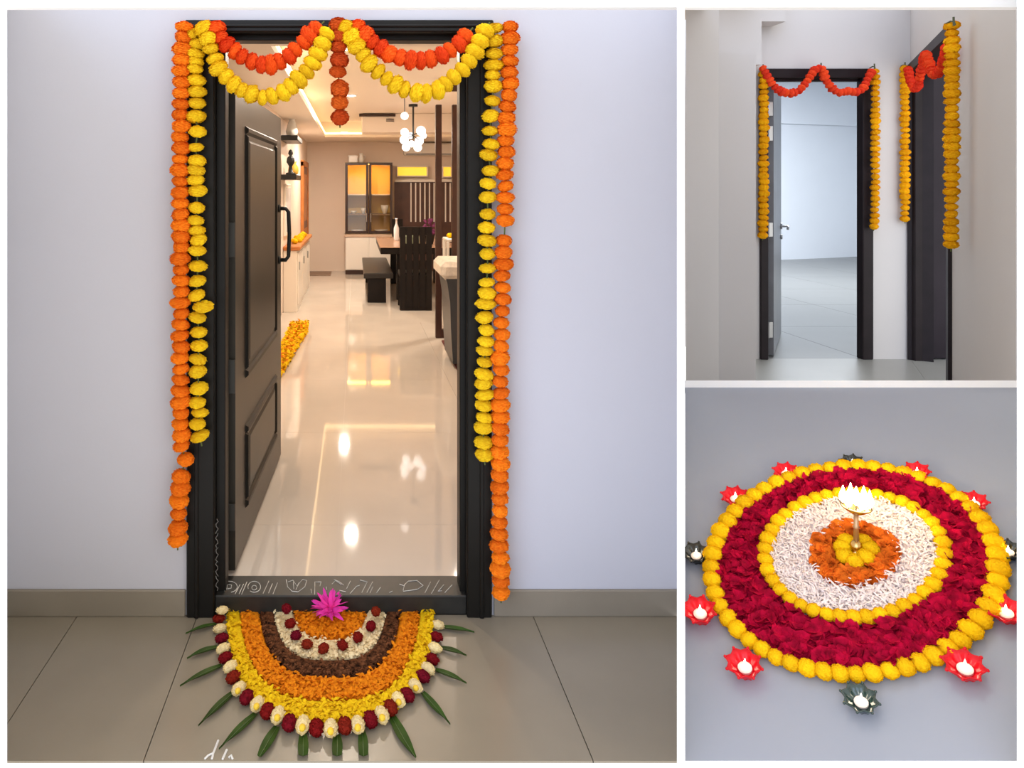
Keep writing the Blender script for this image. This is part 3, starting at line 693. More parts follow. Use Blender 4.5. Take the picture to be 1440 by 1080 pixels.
garland('yellow marigold string hanging down the right door jamb', gl_pts(ry, yg-.008), 'yel', 12.0*px, 'marigold garlands on the entrance door', .84, 4)
# swags across the lintel
so1 = [(304, 40), (310, 54), (322, 66), (333, 74), (345, 82), (357, 88), (370, 92), (383, 91), (395, 86), (408, 78), (418, 68), (430, 57), (440, 46), (452, 36)]
garland('vermilion marigold swag looped across the left half of the lintel', gl_pts(resample(so1, 14), yg-.02), 'red', 12.6*px, 'marigold garlands on the entrance door', 1.0, 5)
sy1 = [(287, 40), (293, 58), (300, 78), (308, 96), (320, 111), (334, 124), (350, 131), (368, 137), (386, 135), (400, 129), (414, 118), (428, 105), (440, 90), (450, 72), (457, 54), (461, 38)]
garland('yellow marigold swag hanging lowest across the left half of the lintel', gl_pts(resample(sy1, 15), yg-.035), 'yel', 12.6*px, 'marigold garlands on the entrance door', .95, 6)
so2 = [(502, 38), (512, 50), (524, 60), (538, 70), (552, 78), (568, 83), (584, 86), (600, 85), (616, 80), (630, 73), (643, 64), (655, 52), (665, 40)]
garland('vermilion marigold swag looped across the right half of the lintel', gl_pts(resample(so2, 15), yg-.02), 'red', 13.0*px, 'marigold garlands on the entrance door', 1.0, 7)
sy2 = [(486, 38), (494, 52), (503, 67), (514, 82), (526, 97), (541, 109), (556, 119), (572, 127), (590, 132), (606, 131), (620, 124), (634, 113), (648, 101), (659, 88), (668, 73), (676, 56), (682, 42)]
garland('yellow marigold swag hanging lowest across the right half of the lintel', gl_pts(resample(sy2, 15.5), yg-.035), 'yel', 12.8*px, 'marigold garlands on the entrance door', .95, 8)
garland('short rust marigold drop hanging from the middle of the lintel', gl_pts([(476, 36), (476, 50), (476, 66), (477, 84), (476, 101), (477, 125), (477, 144), (478, 165)], yg-.022), 'rus', 12.2*px, 'marigold garlands on the entrance door', 1.15, 9)

# ---- loose petals
def petals(name, sampler, n, size, m_, h=.02, aspect=1.6, tilt=.8, cup=.25, seed=0, nrm=UP, smooth=False, round_=False):
    r = random.Random(seed); mb = MB(); qn = UP.rotation_difference(nrm)
    for _ in range(n):
        c = sampler(r); s_ = size*r.uniform(.65, 1.25)
        q_ = qn @ (Quaternion((0, 0, 1), r.uniform(0, 6.28)) @ Quaternion((1, 0, 0), r.uniform(-tilt, tilt)) @ Quaternion((0, 1, 0), r.uniform(-tilt*.5, tilt*.5)))
        o = Vector(c)+nrm*(size*.25+r.random()*h)
        w = s_/aspect
        if round_:
            ring = [Vector((w*math.cos(a), s_*.6*math.sin(a), cup*s_*(.5+.5*math.cos(2*a+1)))) for a in [k*math.pi/3.5 for k in range(7)]]
            vv = [Vector((0, 0, 0))]+ring; fs = [(0, 1+k, 1+(k+1) % 7) for k in range(7)]
        else:
            vv = [Vector((-w*.2, -s_*.5, 0)), Vector((w*.2, -s_*.5, 0)), Vector((w*.5, s_*.1, cup*s_*.5)), Vector((-w*.5, s_*.1, cup*s_*.5)), Vector((w*.3, s_*.5, cup*s_*.1)), Vector((-w*.3, s_*.5, cup*s_*.1))]
            fs = [(0, 1, 2, 3), (3, 2, 4, 5)]
        mb.raw([o+q_ @ v for v in vv], fs)
    return mb
# ---- half-round rangoli on the foyer floor
CU, CV = 464, 850
def band_pt(a, Rh, Rv):
    c = math.cos(a); return on_z(CU+Rh*math.copysign(abs(c)**.60, c), CV+Rv*math.sin(a), 0)
def band(i0, i1):
    (a0, b0), (a1, b1) = i0, i1
    def f(r):
        t = math.sqrt(r.random()); a = r.uniform(0.02, math.pi-.02)
        if r.random() < .5:
            x = r.uniform(-.97, .97); a = math.acos(math.copysign(abs(x)**(1/.6), x))
        return band_pt(a, a0+(a1-a0)*t, b0+(b1-b0)*t)
    return f
def mound(name, ms, inner, outer_, h, parent):
    m = MB(); n = 40; prof = [(0, 0), (.12, h), (.5, h*1.25), (.88, h), (1, 0)]
    rows = []; ang = sorted([math.pi*k/40 for k in range(41)]+[math.acos(math.copysign(abs(k/20)**(1/.6), k/20)) for k in range(-19, 20)]); n = len(ang)-1
    for a in ang:
        rows.append([band_pt(a, inner[0]+(outer_[0]-inner[0])*t, inner[1]+(outer_[1]-inner[1])*t)+Vector((0, 0, .0005+z)) for t, z in prof])
    vv = [p for r in rows for p in r]; w = len(prof)
    m.raw(vv, [(i*w+j, (i+1)*w+j, (i+1)*w+j+1, i*w+j+1) for i in range(n) for j in range(w-1)])
    return m.build(name, ms, parent)
BE = [(0, 0), (52, 51), (79, 80), (99, 104), (126, 137), (146, 170)]
pm = {'orange': petal_mat('orange_petals', (.92, .25, .008), .30, 120, 0), 'cream': petal_mat('cream_petals', (.95, .76, .45), .10, 120, 0),
      'brown': petal_mat('brown_dried_petals', (.13, .048, .02), .95, 60, 0), 'amber': petal_mat('amber_petals', (.92, .25, .008), .32, 100, 0), 'yellow': petal_mat('yellow_petals', (.97, .58, .010), .20, 120, 0)}
spec_ = [('orange', 1300, .016, 'orange petal half disc at the heart of the half-round rangoli'), ('cream', 1500, .014, 'cream petal band of the half-round rangoli dotted with maroon buds'),
         ('brown', 1900, .011, 'thin dark brown petal band of the half-round rangoli'), ('amber', 2300, .018, 'broad orange petal band of the half-round rangoli'), ('yellow', 2600, .018, 'bright yellow petal band along the rim of the half-round rangoli')]
for i, (k, n, s_, lbl) in enumerate(spec_):
    t = thing('petal_band', band_pt(math.pi/2, BE[i+1][0], BE[i+1][1]), lbl, 'petals', 'petal bands of the half-round rangoli')
    mound('petal_bed', pm[k], BE[i], BE[i+1], .010, t)
    o = petals('petals', band(BE[i], BE[i+1]), n, s_, pm[k], .014, seed=i).build('petals', pm[k], t); o['kind'] = 'stuff'
def eggflower(name, m_, seed, n=70): return pompon(name, m_, seed, n, .8, .84, .34, .10)
crm = [eggflower('cream_flower', petal_mat('cream_flower', (.96, .79, .43), .08, 3, .06), s) for s in (1, 2)]
mar = [eggflower('maroon_flower', petal_mat('maroon_flower', (.23, .008, .008), .25, 3, .2), s) for s in (3, 4)]
ycm = MB(); ycm.ball((0, 0, 0), 1, 8, 6); ycm = ycm.mesh('yellow_centre', mat('yellow_flower_centre', (.85, .55, .03), .7))
rim = [(312.5, 858, 'c'), (308, 872, 'm'), (309, 887, 'c'), (312, 901, 'm'), (314, 916, 'c'), (317, 929, 'm'), (324, 942, 'c'), (328, 957, 'm'), (336, 974, 'c'), (347, 986, 'm'), (362, 996, 'c'), (376, 1006, 'm'), (391, 1012, 'c'), (407, 1023, 'm'), (426, 1026, 'c'), (445, 1030, 'm'), (465, 1031, 'c'), (485, 1027, 'm'), (503, 1026, 'c'), (521, 1018, 'm'), (537, 1012, 'c'), (549, 1001, 'm'), (560, 990, 'c'), (573, 983, 'm'), (584, 970, 'c'), (595, 956, 'm'), (602, 945, 'c'), (608, 931, 'm'), (612, 915, 'c'), (614, 899, 'm'), (616, 882, 'c')]
cnt = {'c': 0, 'm': 0}
for i, (u, v, k) in enumerate(rim):
    big = (v-850)/180; s_ = .0165+.006*big
    p = on_z(u, max(v+3, 876), 0); p.z = max(s_*.9, at(u, v, p.y).z)
    ctr = on_z(CU, CV, 0); dirv = (p-ctr); ang = math.atan2(dirv.y, dirv.x)
    q_ = Quaternion((0, 0, 1), ang)
    cnt[k] += 1; lbl = '%s flower head on the half-round rangoli rim, %s of its colour from the left' % ('cream' if k == 'c' else 'maroon', nth(cnt[k]))
    o = thing('cream_flower' if k == 'c' else 'maroon_flower', (p.x, p.y, 0), lbl, 'flower', 'cream rim flowers of the half-round rangoli' if k == 'c' else 'maroon rim flowers of the half-round rangoli')
    inst('flower_head', R.choice(crm if k == 'c' else mar), p, o, q_, (s_*1.45, s_, s_*.98))
    if k == 'c' and big > .55: inst('flower_centre', ycm, p+Vector((0, -s_*.95, s_*.35)), o, q_, (s_*.5, s_*.45, s_*.42))
for kb, (u, v) in enumerate(((403, 856), (408, 878), (416, 895), (432, 908), (455, 914), (481.5, 909), (503, 898), (521.6, 882), (528.6, 860))):
    s_ = .019; p = on_z(u, max(v+11, 878), 0); p.z = max(.018+s_*.7, at(u, v, p.y).z)
    o = inst('maroon_flower', R.choice(mar), p, None, rand_q(R, .2), (s_, s_*1.15, s_)); tag(o, 'maroon bud on the cream band of the half-round rangoli, %s from the left' % nth(kb+1), 'flower', 'maroon buds on the cream petal band')
# pink aster in the middle
pf_ = on_z(464, 873, 0)+Vector((0, 0, .05))
pk = thing('pink_flower', (pf_.x, pf_.y, .02), 'large magenta spiky flower at the centre of the half-round rangoli', 'flower')
pmg = petal_mat('magenta_petals', (.85, .06, .45), .15, 40, .2)
pme = MB(); pme.raw([(-.003, 0, 0), (.003, 0, 0), (.006, .03, .004), (-.006, .03, .004), (.0035, .052, .002), (-.0035, .052, .002), (0, .06, 0)], [(0, 1, 2, 3), (3, 2, 4, 5), (5, 4, 6)]); pme = pme.mesh('petal', pmg)
for k in range(64):
    z = R.uniform(-.15, 1); a = R.uniform(0, 6.28); rr = math.sqrt(max(0, 1-z*z)); n = Vector((rr*math.cos(a), rr*math.sin(a), z))
    inst('petal', pme, pf_-Vector((0, 0, .012)), pk, Vector((0, 1, 0)).rotation_difference(n) @ Quaternion((0, 1, 0), R.uniform(-1, 1)), (1.25, R.uniform(.95, 1.3), 1.25))
m = MB(); m.ball(pf_-Vector((0, 0, .014)), (.022, .022, .02), 10, 7); m.build('flower_base', pmg, pk)
# green leaves around it
leafg = mat('mango_leaf_green', (.030, .062, .008), .5, var=.3, scale=18, rand=.25, spec=.15)
def leaf_obj(b, tip, w, lbl, cut=1.0, bend=.10):
    B, T = on_z(*b, 0), on_z(*tip, 0); ax = T-B; L = ax.length; ax.normalize(); sd = Vector((-ax.y, ax.x, 0)); m = MB(); n = 12; rows = []
    for i in range(n+1):
        t = i/n*cut; wd = w*math.sin(math.pi*(t*.80+.17))**.9*(1-t**5) if t < 1 else .0004
        wd = max(wd, .0006)
        zz = .004+.014*math.sin(t*math.pi)*(.4+bend); c = B+ax*(L*t/cut)+sd*(bend*.25*L*math.sin(t*math.pi))
        rows.append([c+sd*wd+Vector((0, 0, zz+.004)), c+sd*wd*.5+Vector((0, 0, zz+.002)), c+Vector((0, 0, zz)), c-sd*wd*.5+Vector((0, 0, zz+.002)), c-sd*wd+Vector((0, 0, zz+.004))])
    vv = [p for r in rows for p in r]; k0 = len(vv)
    vv2 = [p-Vector((0, 0, .0012)) for p in vv]
    fs = [(i*5+j, (i+1)*5+j, (i+1)*5+j+1, i*5+j+1) for i in range(n) for j in range(4)]
    m.raw(vv, fs); m.raw(vv2, [tuple(reversed(f)) for f in fs])
    o = thing('leaf', B, lbl, 'leaf', 'green leaves around the half-round rangoli')
    m.build('blade', leafg, o)
    m = MB(); m.tube([r[2]+Vector((0, 0, .0008)) for r in rows], .0009, 4); m.build('midrib', mat('pale_leaf_rib', (.07, .12, .03), .5), o)
LV = [((304, 880), (261, 893), 'uppermost'), ((306, 912), (263, 928), 'second'), ((312, 938), (253, 967), 'third'), ((328, 976), (279, 1023), 'fourth'), ((360, 1006), (308, 1056), 'fifth')]
for b, t_, w in LV: leaf_obj(b, t_, .0125 if w != 'uppermost' else .010, 'narrow green leaf pointing left, %s from the top of the left fan' % w if w != 'uppermost' else 'narrow green leaf pointing left, uppermost of the left fan', bend=.25 if w == 'uppermost' else .12)
leaf_obj((390, 1024), (364, 1068.5), .0150, 'green leaf at the front left of the rangoli cut off by the floor edge', .78)
leaf_obj((426, 1034), (425, 1068.5), .0150, 'green leaf left of the rangoli middle reaching straight to the floor edge', .6)
leaf_obj((474, 1036), (473, 1068.5), .0150, 'green leaf at the rangoli middle reaching straight to the floor edge', .6)
leaf_obj((509, 1030), (510, 1068.5), .0145, 'green leaf right of the rangoli middle reaching straight to the floor edge', .6)
leaf_obj((550, 1008), (585, 1068.5), .0160, 'green leaf at the front right of the rangoli slanting to the floor edge', .9, -.1)
for b, t_, w in (((594, 976), (633, 1021), 'lowest'), ((612, 944), (656, 963), 'fourth from the top'), ((619, 913), (656, 924), 'third from the top'), ((620, 884), (667, 891), 'second from the top'), ((617, 862), (664, 857), 'uppermost')):
    leaf_obj(b, t_, .0125, 'narrow green leaf pointing right, %s of the right fan' % w, bend=-.08)
m = MB()
for s_ in ([(307, 1042), (304, 1050), (300, 1060), (293, 1063), (288, 1068)], [(300, 1060), (298, 1068)], [(319, 1055), (316, 1062), (313, 1068.5)], [(322, 1066), (325, 1063), (327, 1068)]): m.tube([on_z(u, v, 0)+Vector((0, 0, .0015)) for u, v in s_], .0032, 5)
tag(m.build('chalk_drawing', chalk), 'white chalk strokes on the floor at the front left of the rangoli', 'chalk drawing')
# yellow heap of petals on the hall floor, and marigolds on the sideboard
heap = [(392, 536), (398, 528), (414, 500), (432, 470), (434, 458), (410, 458), (394, 492)]
hp = [on_i(u, v) for u, v in heap]
def in_poly(x, y, P):
    c = False; j = len(P)-1
    for i in range(len(P)):
        if (P[i].y > y) != (P[j].y > y) and x < (P[j].x-P[i].x)*(y-P[i].y)/(P[j].y-P[i].y)+P[i].x: c = not c
        j = i
    return c
def heap_s(r):
    while True:
        x = r.uniform(min(p.x for p in hp), max(p.x for p in hp)); y = r.uniform(min(p.y for p in hp), max(p.y for p in hp))
        if in_poly(x, y, hp): return Vector((x, y, ZI))
t = thing('petal_heap', sum(hp, Vector())/len(hp), 'heap of yellow and orange marigold petals on the hall floor beside the door', 'petals')
o = petals('p', heap_s, 2200, .035, pm['yellow'], .05, seed=31).build('petals', pm['yellow'], t); o['kind'] = 'stuff'
o = petals('p', heap_s, 450, .035, pm['amber'], .06, seed=32).build('petals', pm['amber'], t); o['kind'] = 'stuff'
def fl(name, k, p, s_, lbl, grp): tag(inst(name, R.choice(FM[k]), p, None, rand_q(R), (s_,)*3), lbl, 'flower', grp)
for k in range(14):
    fl('marigold', 'yel', (XL+.07+.10*R.random(), 9.0+k*.12, zt_+.03), .042, 'yellow marigold on the teak sideboard top, %s from the near end' % nth(k+1), 'marigolds on the sideboard')
for k in range(4):
    fl('marigold', 'yel', (at(632, 0, 7.6).x+k*.055, 7.55+.05*(k % 2), zt2+.028), .038, 'yellow marigold on the white side table, %s from the left' % nth(k+1), 'marigolds on the side table')

# ------------------------------------------------------------------ corridor with two decorated doors (upper right)
DC = 5.18; ZCF = EYE-(505-V0)/F*DC
cr = Vector((*xy(1278, DC+.06), 0)); nj = Vector((*xy(1338.5, 3.88), 0))
wd_ = (nj-cr).normalized()                               # direction of the right wall, towards the eye
wn = Vector((wd_.y, -wd_.x, 0))                          # pointing away from the corridor
if wn.x < 0: wn = -wn
fe = cr+wd_*((cr.y-2.80)/-wd_.y)
m = MB()
poly = [xy(965, 2.72), (fe.x, fe.y), (cr.x, cr.y), (cr.x-.10, DC+.02), xy(1060, DC+.02), xy(965, 4.9)]
m.prism([(x, y, ZCF-.05) for x, y in poly], [(x, y, ZCF) for x, y in poly])
struct(m.build('floor_corridor', tilec), 'pale grey corridor floor in front of the two decorated doors', 'floor')
# door wall
dl0, dl1, dr0, dr1 = [at(u, 0, DC).x for u in (1068, 1086, 1211, 1226)]
zl0, zl1 = at(0, 110, DC).z, at(0, 97, DC).z
m = MB(); wx0, wx1 = xy(1040, DC)[0], cr.x
m.box((wx0, DC, ZCF), (dl0+.01, DC+.045, 3.1)); m.box((dr1-.01, DC, ZCF), (wx1+.12, DC+.045, 3.1)); m.box((dl0+.01, DC, zl1-.01), (dr1-.01, DC+.045, 3.1))
struct(m.build('wall_corridor_back', wallc), 'warm white corridor wall around the open door')
# right wall with its opening
def rw(s, z, h=0): return cr+wd_*s+wn*h+Vector((0, 0, z))
Ltot = (fe-cr).length; s0 = .05; s1 = (nj-cr).length
zr1 = at(0, 93, rw(s0, 0).y).z
def rbox(m, a, b, za, zb_, h0, h1):
    lo = [rw(a, za, h0), rw(b, za, h0), rw(b, za, h1), rw(a, za, h1)]; hi = [rw(a, zb_, h0), rw(b, zb_, h0), rw(b, zb_, h1), rw(a, zb_, h1)]
    m.prism(lo, hi)
m = MB(); rbox(m, 0, s0, 0, 3.1, 0, .12); rbox(m, s1, Ltot, 0, 3.1, 0, .12); rbox(m, s0, s1, zr1-.01, 3.1, 0, .12)
struct(m.build('wall_corridor_right', wallc), 'warm white angled corridor wall around the right-hand door')
# pier and left wall, low soffit
m = MB(); pdp = 4.55
m.prism([(*xy(1010, pdp), ZCF), (*xy(1063, pdp), ZCF), (*xy(1063, DC), ZCF), (*xy(1025, DC), ZCF)], [(*xy(1010, pdp), at(0, 75, pdp).z), (*xy(1063, pdp), at(0, 75, pdp).z), (*xy(1063, DC), at(0, 75, pdp).z), (*xy(1025, DC), at(0, 75, pdp).z)])
struct(m.build('wall_pier', wallc), 'white wall pier standing left of the corridor door', 'pier')
m = MB(); m.prism([(*xy(964.5, 4.2), ZCF), (*xy(1011, 4.50), ZCF), (*xy(1011, 4.56), ZCF), (*xy(964.5, 4.26), ZCF)], [(*xy(964.5, 4.2), 2.95), (*xy(1011, 4.50), 2.95), (*xy(1011, 4.56), 2.95), (*xy(964.5, 4.26), 2.95)])
struct(m.build('wall_corridor_left', wallc), 'white corridor wall at the left beside the party wall')
m = MB(); ys = DC-.16
m.box((xy(1000, ys)[0], ys, at(0, 75, pdp).z+.01), (at(1071, 0, ys).x, DC, 3.1)); m.box((at(1071, 0, ys).x, ys, at(0, 30, ys).z), (at(1105, 0, ys).x, DC, 3.1))
struct(m.build('trim_2', wallc), 'stepped white soffit at the top left of the corridor', 'soffit')
m = MB(); m.prism([(*xy(966, 4.27), 2.95), (*xy(1071, 4.27), 2.95), (*xy(1071, DC), 2.95), (*xy(1000, DC), 2.95)], [(*xy(966, 4.27), 3.02), (*xy(1071, 4.27), 3.02), (*xy(1071, DC), 3.02), (*xy(1000, DC), 3.02)])
struct(m.build('shade_slab_corridor', wallc), 'unseen white slab added to shade the recess above the corridor pier', 'ceiling')  # out-of-view slab, put in only to darken the recess below it
# the room behind the open door
RB = (EYE-ZCF)*F/(362-V0)
m = MB(); m.box((2.7, DC+.021, ZCF-.05), (10.2, RB+.2, ZCF-.003)); fr_ = struct(m.build('floor_back_room', mat('grey_grout_line', lin(120, 120, 118), .6)), 'pale grey tiled floor of the empty room behind the corridor door', 'floor')
gx = on_z(1170, 500, ZCF).x
gx = on_z(1171, 490, ZCF)
yy = DC+.021; k = 0
while yy < RB:
    xx = 2.7+((gx.x-2.7) % 1.2)-1.2
    while xx < 10.2:
        a, b = max(2.7, xx+.002), min(10.2, xx+1.198)
        if b-a > .05:
            m = MB(); m.box((a, yy+.002, ZCF-.003), (b, min(RB, yy+1.198), ZCF)); m.build('floor_tile', mat('mid_grey_floor_tile', lin(118, 118, 116), .3, var=.04, scale=3), fr_)
        xx += 1.2
    yy += 1.2
pa, pb = on_z(1085, 366, ZCF), on_z(1232, 360, ZCF)
sl = (pb.y-pa.y)/(pb.x-pa.x); by = lambda x: pa.y+sl*(x-pa.x)
m = MB(); m.prism([(2.7, by(2.7), ZCF), (10.2, by(10.2), ZCF), (10.2, by(10.2)+.1, ZCF), (2.7, by(2.7)+.1, ZCF)], [(2.7, by(2.7), 3.7), (10.2, by(10.2), 3.7), (10.2, by(10.2)+.1, 3.7), (2.7, by(2.7)+.1, 3.7)])
struct(m.build('wall_room_back', wallb), 'bluish white far wall of the empty room')
zbm = at(0, 177, RB).z
m = MB(); m.prism([(2.7, by(2.7)-.05, zbm), (10.2, by(10.2)-.05, zbm), (10.2, by(10.2), zbm), (2.7, by(2.7), zbm)], [(2.7, by(2.7)-.05, 3.7), (10.2, by(10.2)-.05, 3.7), (10.2, by(10.2), 3.7), (2.7, by(2.7), 3.7)])
struct(m.build('trim_3', wallb), 'shallow white beam along the top of the empty room far wall', 'beam')
m = MB(); m.box((2.6, DC+.05, ZCF), (2.7, 14.5, 3.7)); struct(m.build('wall_room_left', wallb), 'bluish white left wall of the empty room')
m = MB(); m.box((10.2, DC+.05, ZCF), (10.3, 14.5, 3.7)); struct(m.build('wall_room_right', wallb), 'bluish white right wall of the empty room')
m = MB(); m.box((cr.x+.05, 5.36, ZCF), (10.2, 5.5, 3.7)); m.box((cr.x-.02, DC+.045, ZCF), (cr.x+.16, 5.5, 3.7)); m.box((2.6, DC+.046, 3.0), (cr.x, DC+.10, 3.7)); struct(m.build('wall_room_front', wallb), 'bluish white front wall of the empty room')
m = MB(); m.box((2.6, DC+.05, 3.55), (10.3, 14.5, 3.7)); struct(m.build('ceiling_room', wallb), 'white ceiling of the empty room behind the corridor door', 'ceiling')
t = thing('added_light_panel', (6.2, 8.8, 3.55), 'cool white light panel added out of view to brighten the empty room', 'ceiling light')  # added light panel, out of view, brightens the back room
m = MB(); m.bevbox((5.2, 7.8, 3.50), (7.2, 9.8, 3.549), .01); m.build('frame', white, t)
m = MB(); m.box((5.25, 7.85, 3.494), (7.15, 9.75, 3.50)); m.build('diffuser', mat('added_panel_glow', (1, 1, 1), .5, emit=(.93, .97, 1), strength=2), t)
l = bpy.data.lights.new('added_panel_lamp', 'AREA'); l.size = 1.9; l.energy = 340; l.color = (.90, .95, 1.0)
lo_ = bpy.data.objects.new('lamp', l); C.objects.link(lo_); lo_.location = (6.2, 8.8, 3.48); put(lo_, t)
# door_3: frame and leaf
d3 = thing('door_3', ((dl0+dr1)/2, DC, ZCF), 'dark open door with orange and red garlands in the corridor back wall', 'door', kind='structure')
for a, b in ((dl0, at(1079, 0, DC).x), (dr0, dr1)):
    m = MB(); m.bevbox((a, DC-.02, ZCF), (b, DC+.05, zl1), .005); m.build('jamb', dark2, d3)
m = MB(); m.bevbox((dl0, DC-.022, zl0), (dr1, DC+.05, zl1), .005); m.bevbox((dl0+.04, DC+.02, zl0-.02), (dr0, DC+.06, zl0), .003); m.build('lintel', dark2, d3)
ha = Vector((at(1088, 0, DC+.06).x, DC+.06, 0)); hb = Vector((at(1098.5, 0, 6.05).x, 6.05, 0))
dd_ = (hb-ha).normalized(); dn = Vector((dd_.y, -dd_.x, 0))
zd1 = at(0, 114, DC+.06).z
m = MB()
lo = [ha, hb, hb-dn*.045, ha-dn*.045]
m.prism([(p.x, p.y, ZCF+.012) for p in lo][::-1], [(p.x, p.y, zd1) for p in lo][::-1])
lf3 = m.build('door_leaf', mat('grey_sheen_veneer', (.16, .16, .17), .3, var=.15, scale=6), d3, origin=(ha.x, ha.y, ZCF))
for (va, vb) in ((143, 163), (177, 198), (313, 333), (453, 475)):
    d_ = DC+.045; m = MB(); m.bevbox((at(1080.5, 0, d_).x, d_, at(0, vb, d_).z), (at(1087, 0, d_).x, d_+.01, at(0, va, d_).z), .002); m.tube([(at(1081, 0, d_).x, d_, at(0, vb, d_).z), (at(1081, 0, d_).x, d_, at(0, va, d_).z)], .008, 8); m.build('hinge', steel, lf3)
q0 = ha+dd_*((hb-ha).length-.07)
m = MB(); zh = EYE+(V0-318)/F*q0.y
e = lambda t, h, z: Vector((q0.x, q0.y, z))+dd_*t+dn*h
m.tube([e(0, 0, zh), e(0, .012, zh)], .026, 12); m.tube([e(0, .01, zh), e(0, .05, zh), e(.0, .055, zh), e(-.11, .058, zh-.004), e(-.12, .056, zh-.02)], .009, 8); m.tube([e(0, 0, zh-.09), e(0, .014, zh-.09)], .020, 12)
m.build('handle', steel, lf3, smooth=True)
# door_4 in the right wall
d4 = thing('door_4', rw((s0+s1)/2, ZCF, 0), 'dark door with orange and red garlands in the angled right corridor wall', 'door', kind='structure')
for a, b in ((s0-.02, s0+.05), (s1-.05, s1+.01)):
    m = MB(); rbox(m, a, b, ZCF, zr1, -.018, .13); m.build('jamb', dark2, d4)
m = MB(); rbox(m, s0-.02, s1+.01, zr1-.06, zr1, -.02, .13); m.build('lintel', dark2, d4)
yl4 = DC-.02; xa4, xb4 = at(1306.5, 0, yl4).x, at(1306.5, 0, yl4).x+.82
m = MB(); m.bevbox((xa4, yl4, ZCF+.01), (xb4, yl4+.045, at(0, 103, yl4).z), .004); lf4 = m.build('door_leaf', mat('dark_plum_veneer', (.020, .014, .020), .45, var=.15, scale=6, spec=.22), d4)
m = MB(); m.bevbox((at(1281, 0, yl4).x, yl4-.04, ZCF), (at(1297, 0, yl4).x, yl4+.03, at(0, 100, yl4).z), .004); m.build('door_lining', dark2, d4)
m = MB(); m.bevbox((at(1296, 0, yl4).x, yl4+.03, ZCF), (at(1308, 0, yl4).x, yl4+.06, at(0, 104, yl4).z), .003); m.build('shadow_gap', iron, d4)
for (va, vb) in ((135, 157), (169, 191), (307, 329), (448, 470)):
    m = MB(); m.bevbox((at(1298.5, 0, yl4).x, yl4-.006, at(0, vb, yl4).z), (at(1306, 0, yl4).x, yl4+.006, at(0, va, yl4).z), .002); m.tube([(at(1306, 0, yl4).x, yl4-.006, at(0, vb, yl4).z), (at(1306, 0, yl4).x, yl4-.006, at(0, va, yl4).z)], .007, 8); m.build('hinge', steel, lf4)
# the small room beyond door_4
m = MB(); m.box((cr.x+.16, 5.30, ZCF-.05), (5.9, 5.36, 3.1)); struct(m.build('wall_side_room', wallb), 'white wall of the side room behind the right-hand door')
m = MB(); P0 = rw(.0, 0, .001); P1 = rw(s1+.3, 0, .001)
m.prism([(P0.x, P0.y, ZCF-.05), (P1.x, P1.y, ZCF-.05), (5.9, P1.y, ZCF-.05), (5.9, 5.3, ZCF-.05), (P0.x, 5.3, ZCF-.05)], [(P0.x, P0.y, ZCF), (P1.x, P1.y, ZCF), (5.9, P1.y, ZCF), (5.9, 5.3, ZCF), (P0.x, 5.3, ZCF)])
struct(m.build('floor_side_room', tilec), 'pale grey floor of the side room behind the right-hand door', 'floor')
# garlands in the corridor
cp = DC/F; yc = DC-.06
G3, G4 = 'garlands on the corridor door', 'garlands on the right-hand door'
garland('amber marigold string down the left jamb of the corridor door', gl_pts(resample([(1074, 104), (1074, 250), (1072.5, 338)], 8.4), yc, .8), 'amb', 6.2*cp, G3, 1.02, 21)
garland('amber marigold string down the right jamb of the corridor door', gl_pts(resample([(1231, 100), (1231, 250), (1229.5, 325)], 7.8), yc, .5), 'amb', 5.4*cp, G3, 1.02, 22)
r3 = [(1073, 96), (1078, 106), (1085, 117), (1092, 125), (1101, 130), (1113, 131.5), (1123, 128), (1131, 120), (1138, 110), (1146, 98), (1155, 95), (1159, 106), (1163, 116), (1168, 123), (1175, 128), (1182, 131), (1192, 128), (1203, 130), (1213, 126), (1218, 116), (1222, 107), (1228, 99)]
garland('scarlet marigold swag looped twice across the corridor door top', gl_pts(resample(r3, 6.2), yc-.03, .5), 'scar', 5.2*cp, G3, .95, 23)
def rg(s, z, h=-.07): return rw(s, z, h)
def on_rw(u, v, h=-.075):
    """point of the right-hand wall (offset h) on the line of sight through a pixel"""
    k = (u-U0)/F; o = cr+wn*h
    s = (k*o.y-o.x)/(wd_.x-k*wd_.y); p = o+wd_*s
    return Vector((p.x, p.y, EYE+(V0-v)/F*p.y))
garland('amber marigold string down the far jamb of the right-hand door', [at(1272.5+.6*math.sin(v), v, DC-.045) for u, v in resample([(0, 97), (0, 313)], 7.8)], 'amb', 5.6*cp, G4, 1.02, 24)
garland('thick amber marigold string down the near jamb of the right-hand door', [on_rw(1338.5-(v > 200)*(v-200)*.008, v) for u, v in resample([(0, 36), (0, 346)], 10.6)], 'amb', 7.8*3.88/F, G4, 1.02, 25, jit=.14)
r4 = [(1277, 98), (1279, 108), (1282, 119), (1286, 127), (1291, 122), (1293, 112), (1295, 101), (1298, 88), (1302, 75), (1305, 84), (1308, 95), (1313, 104), (1320, 103), (1325, 94), (1329, 80), (1333, 62)]
garland('scarlet marigold swag looped across the right-hand door top', [on_rw(u, v, -.06) for u, v in resample(r4, 5.6)], 'scar', 5.4*4.5/F, G4, .95, 26)
hookm = mat('olive_garland_hook', (.09, .10, .05), .6)
hk = [(at(1073.5, 96, yc), 'left corner of the corridor door'), (at(1155, 94, yc), 'middle of the corridor door lintel'), (at(1230, 95, yc), 'right corner of the corridor door'), (at(1273, 93, DC-.04), 'far corner of the right-hand door'), (on_rw(1341.5, 32), 'near corner of the right-hand door')]
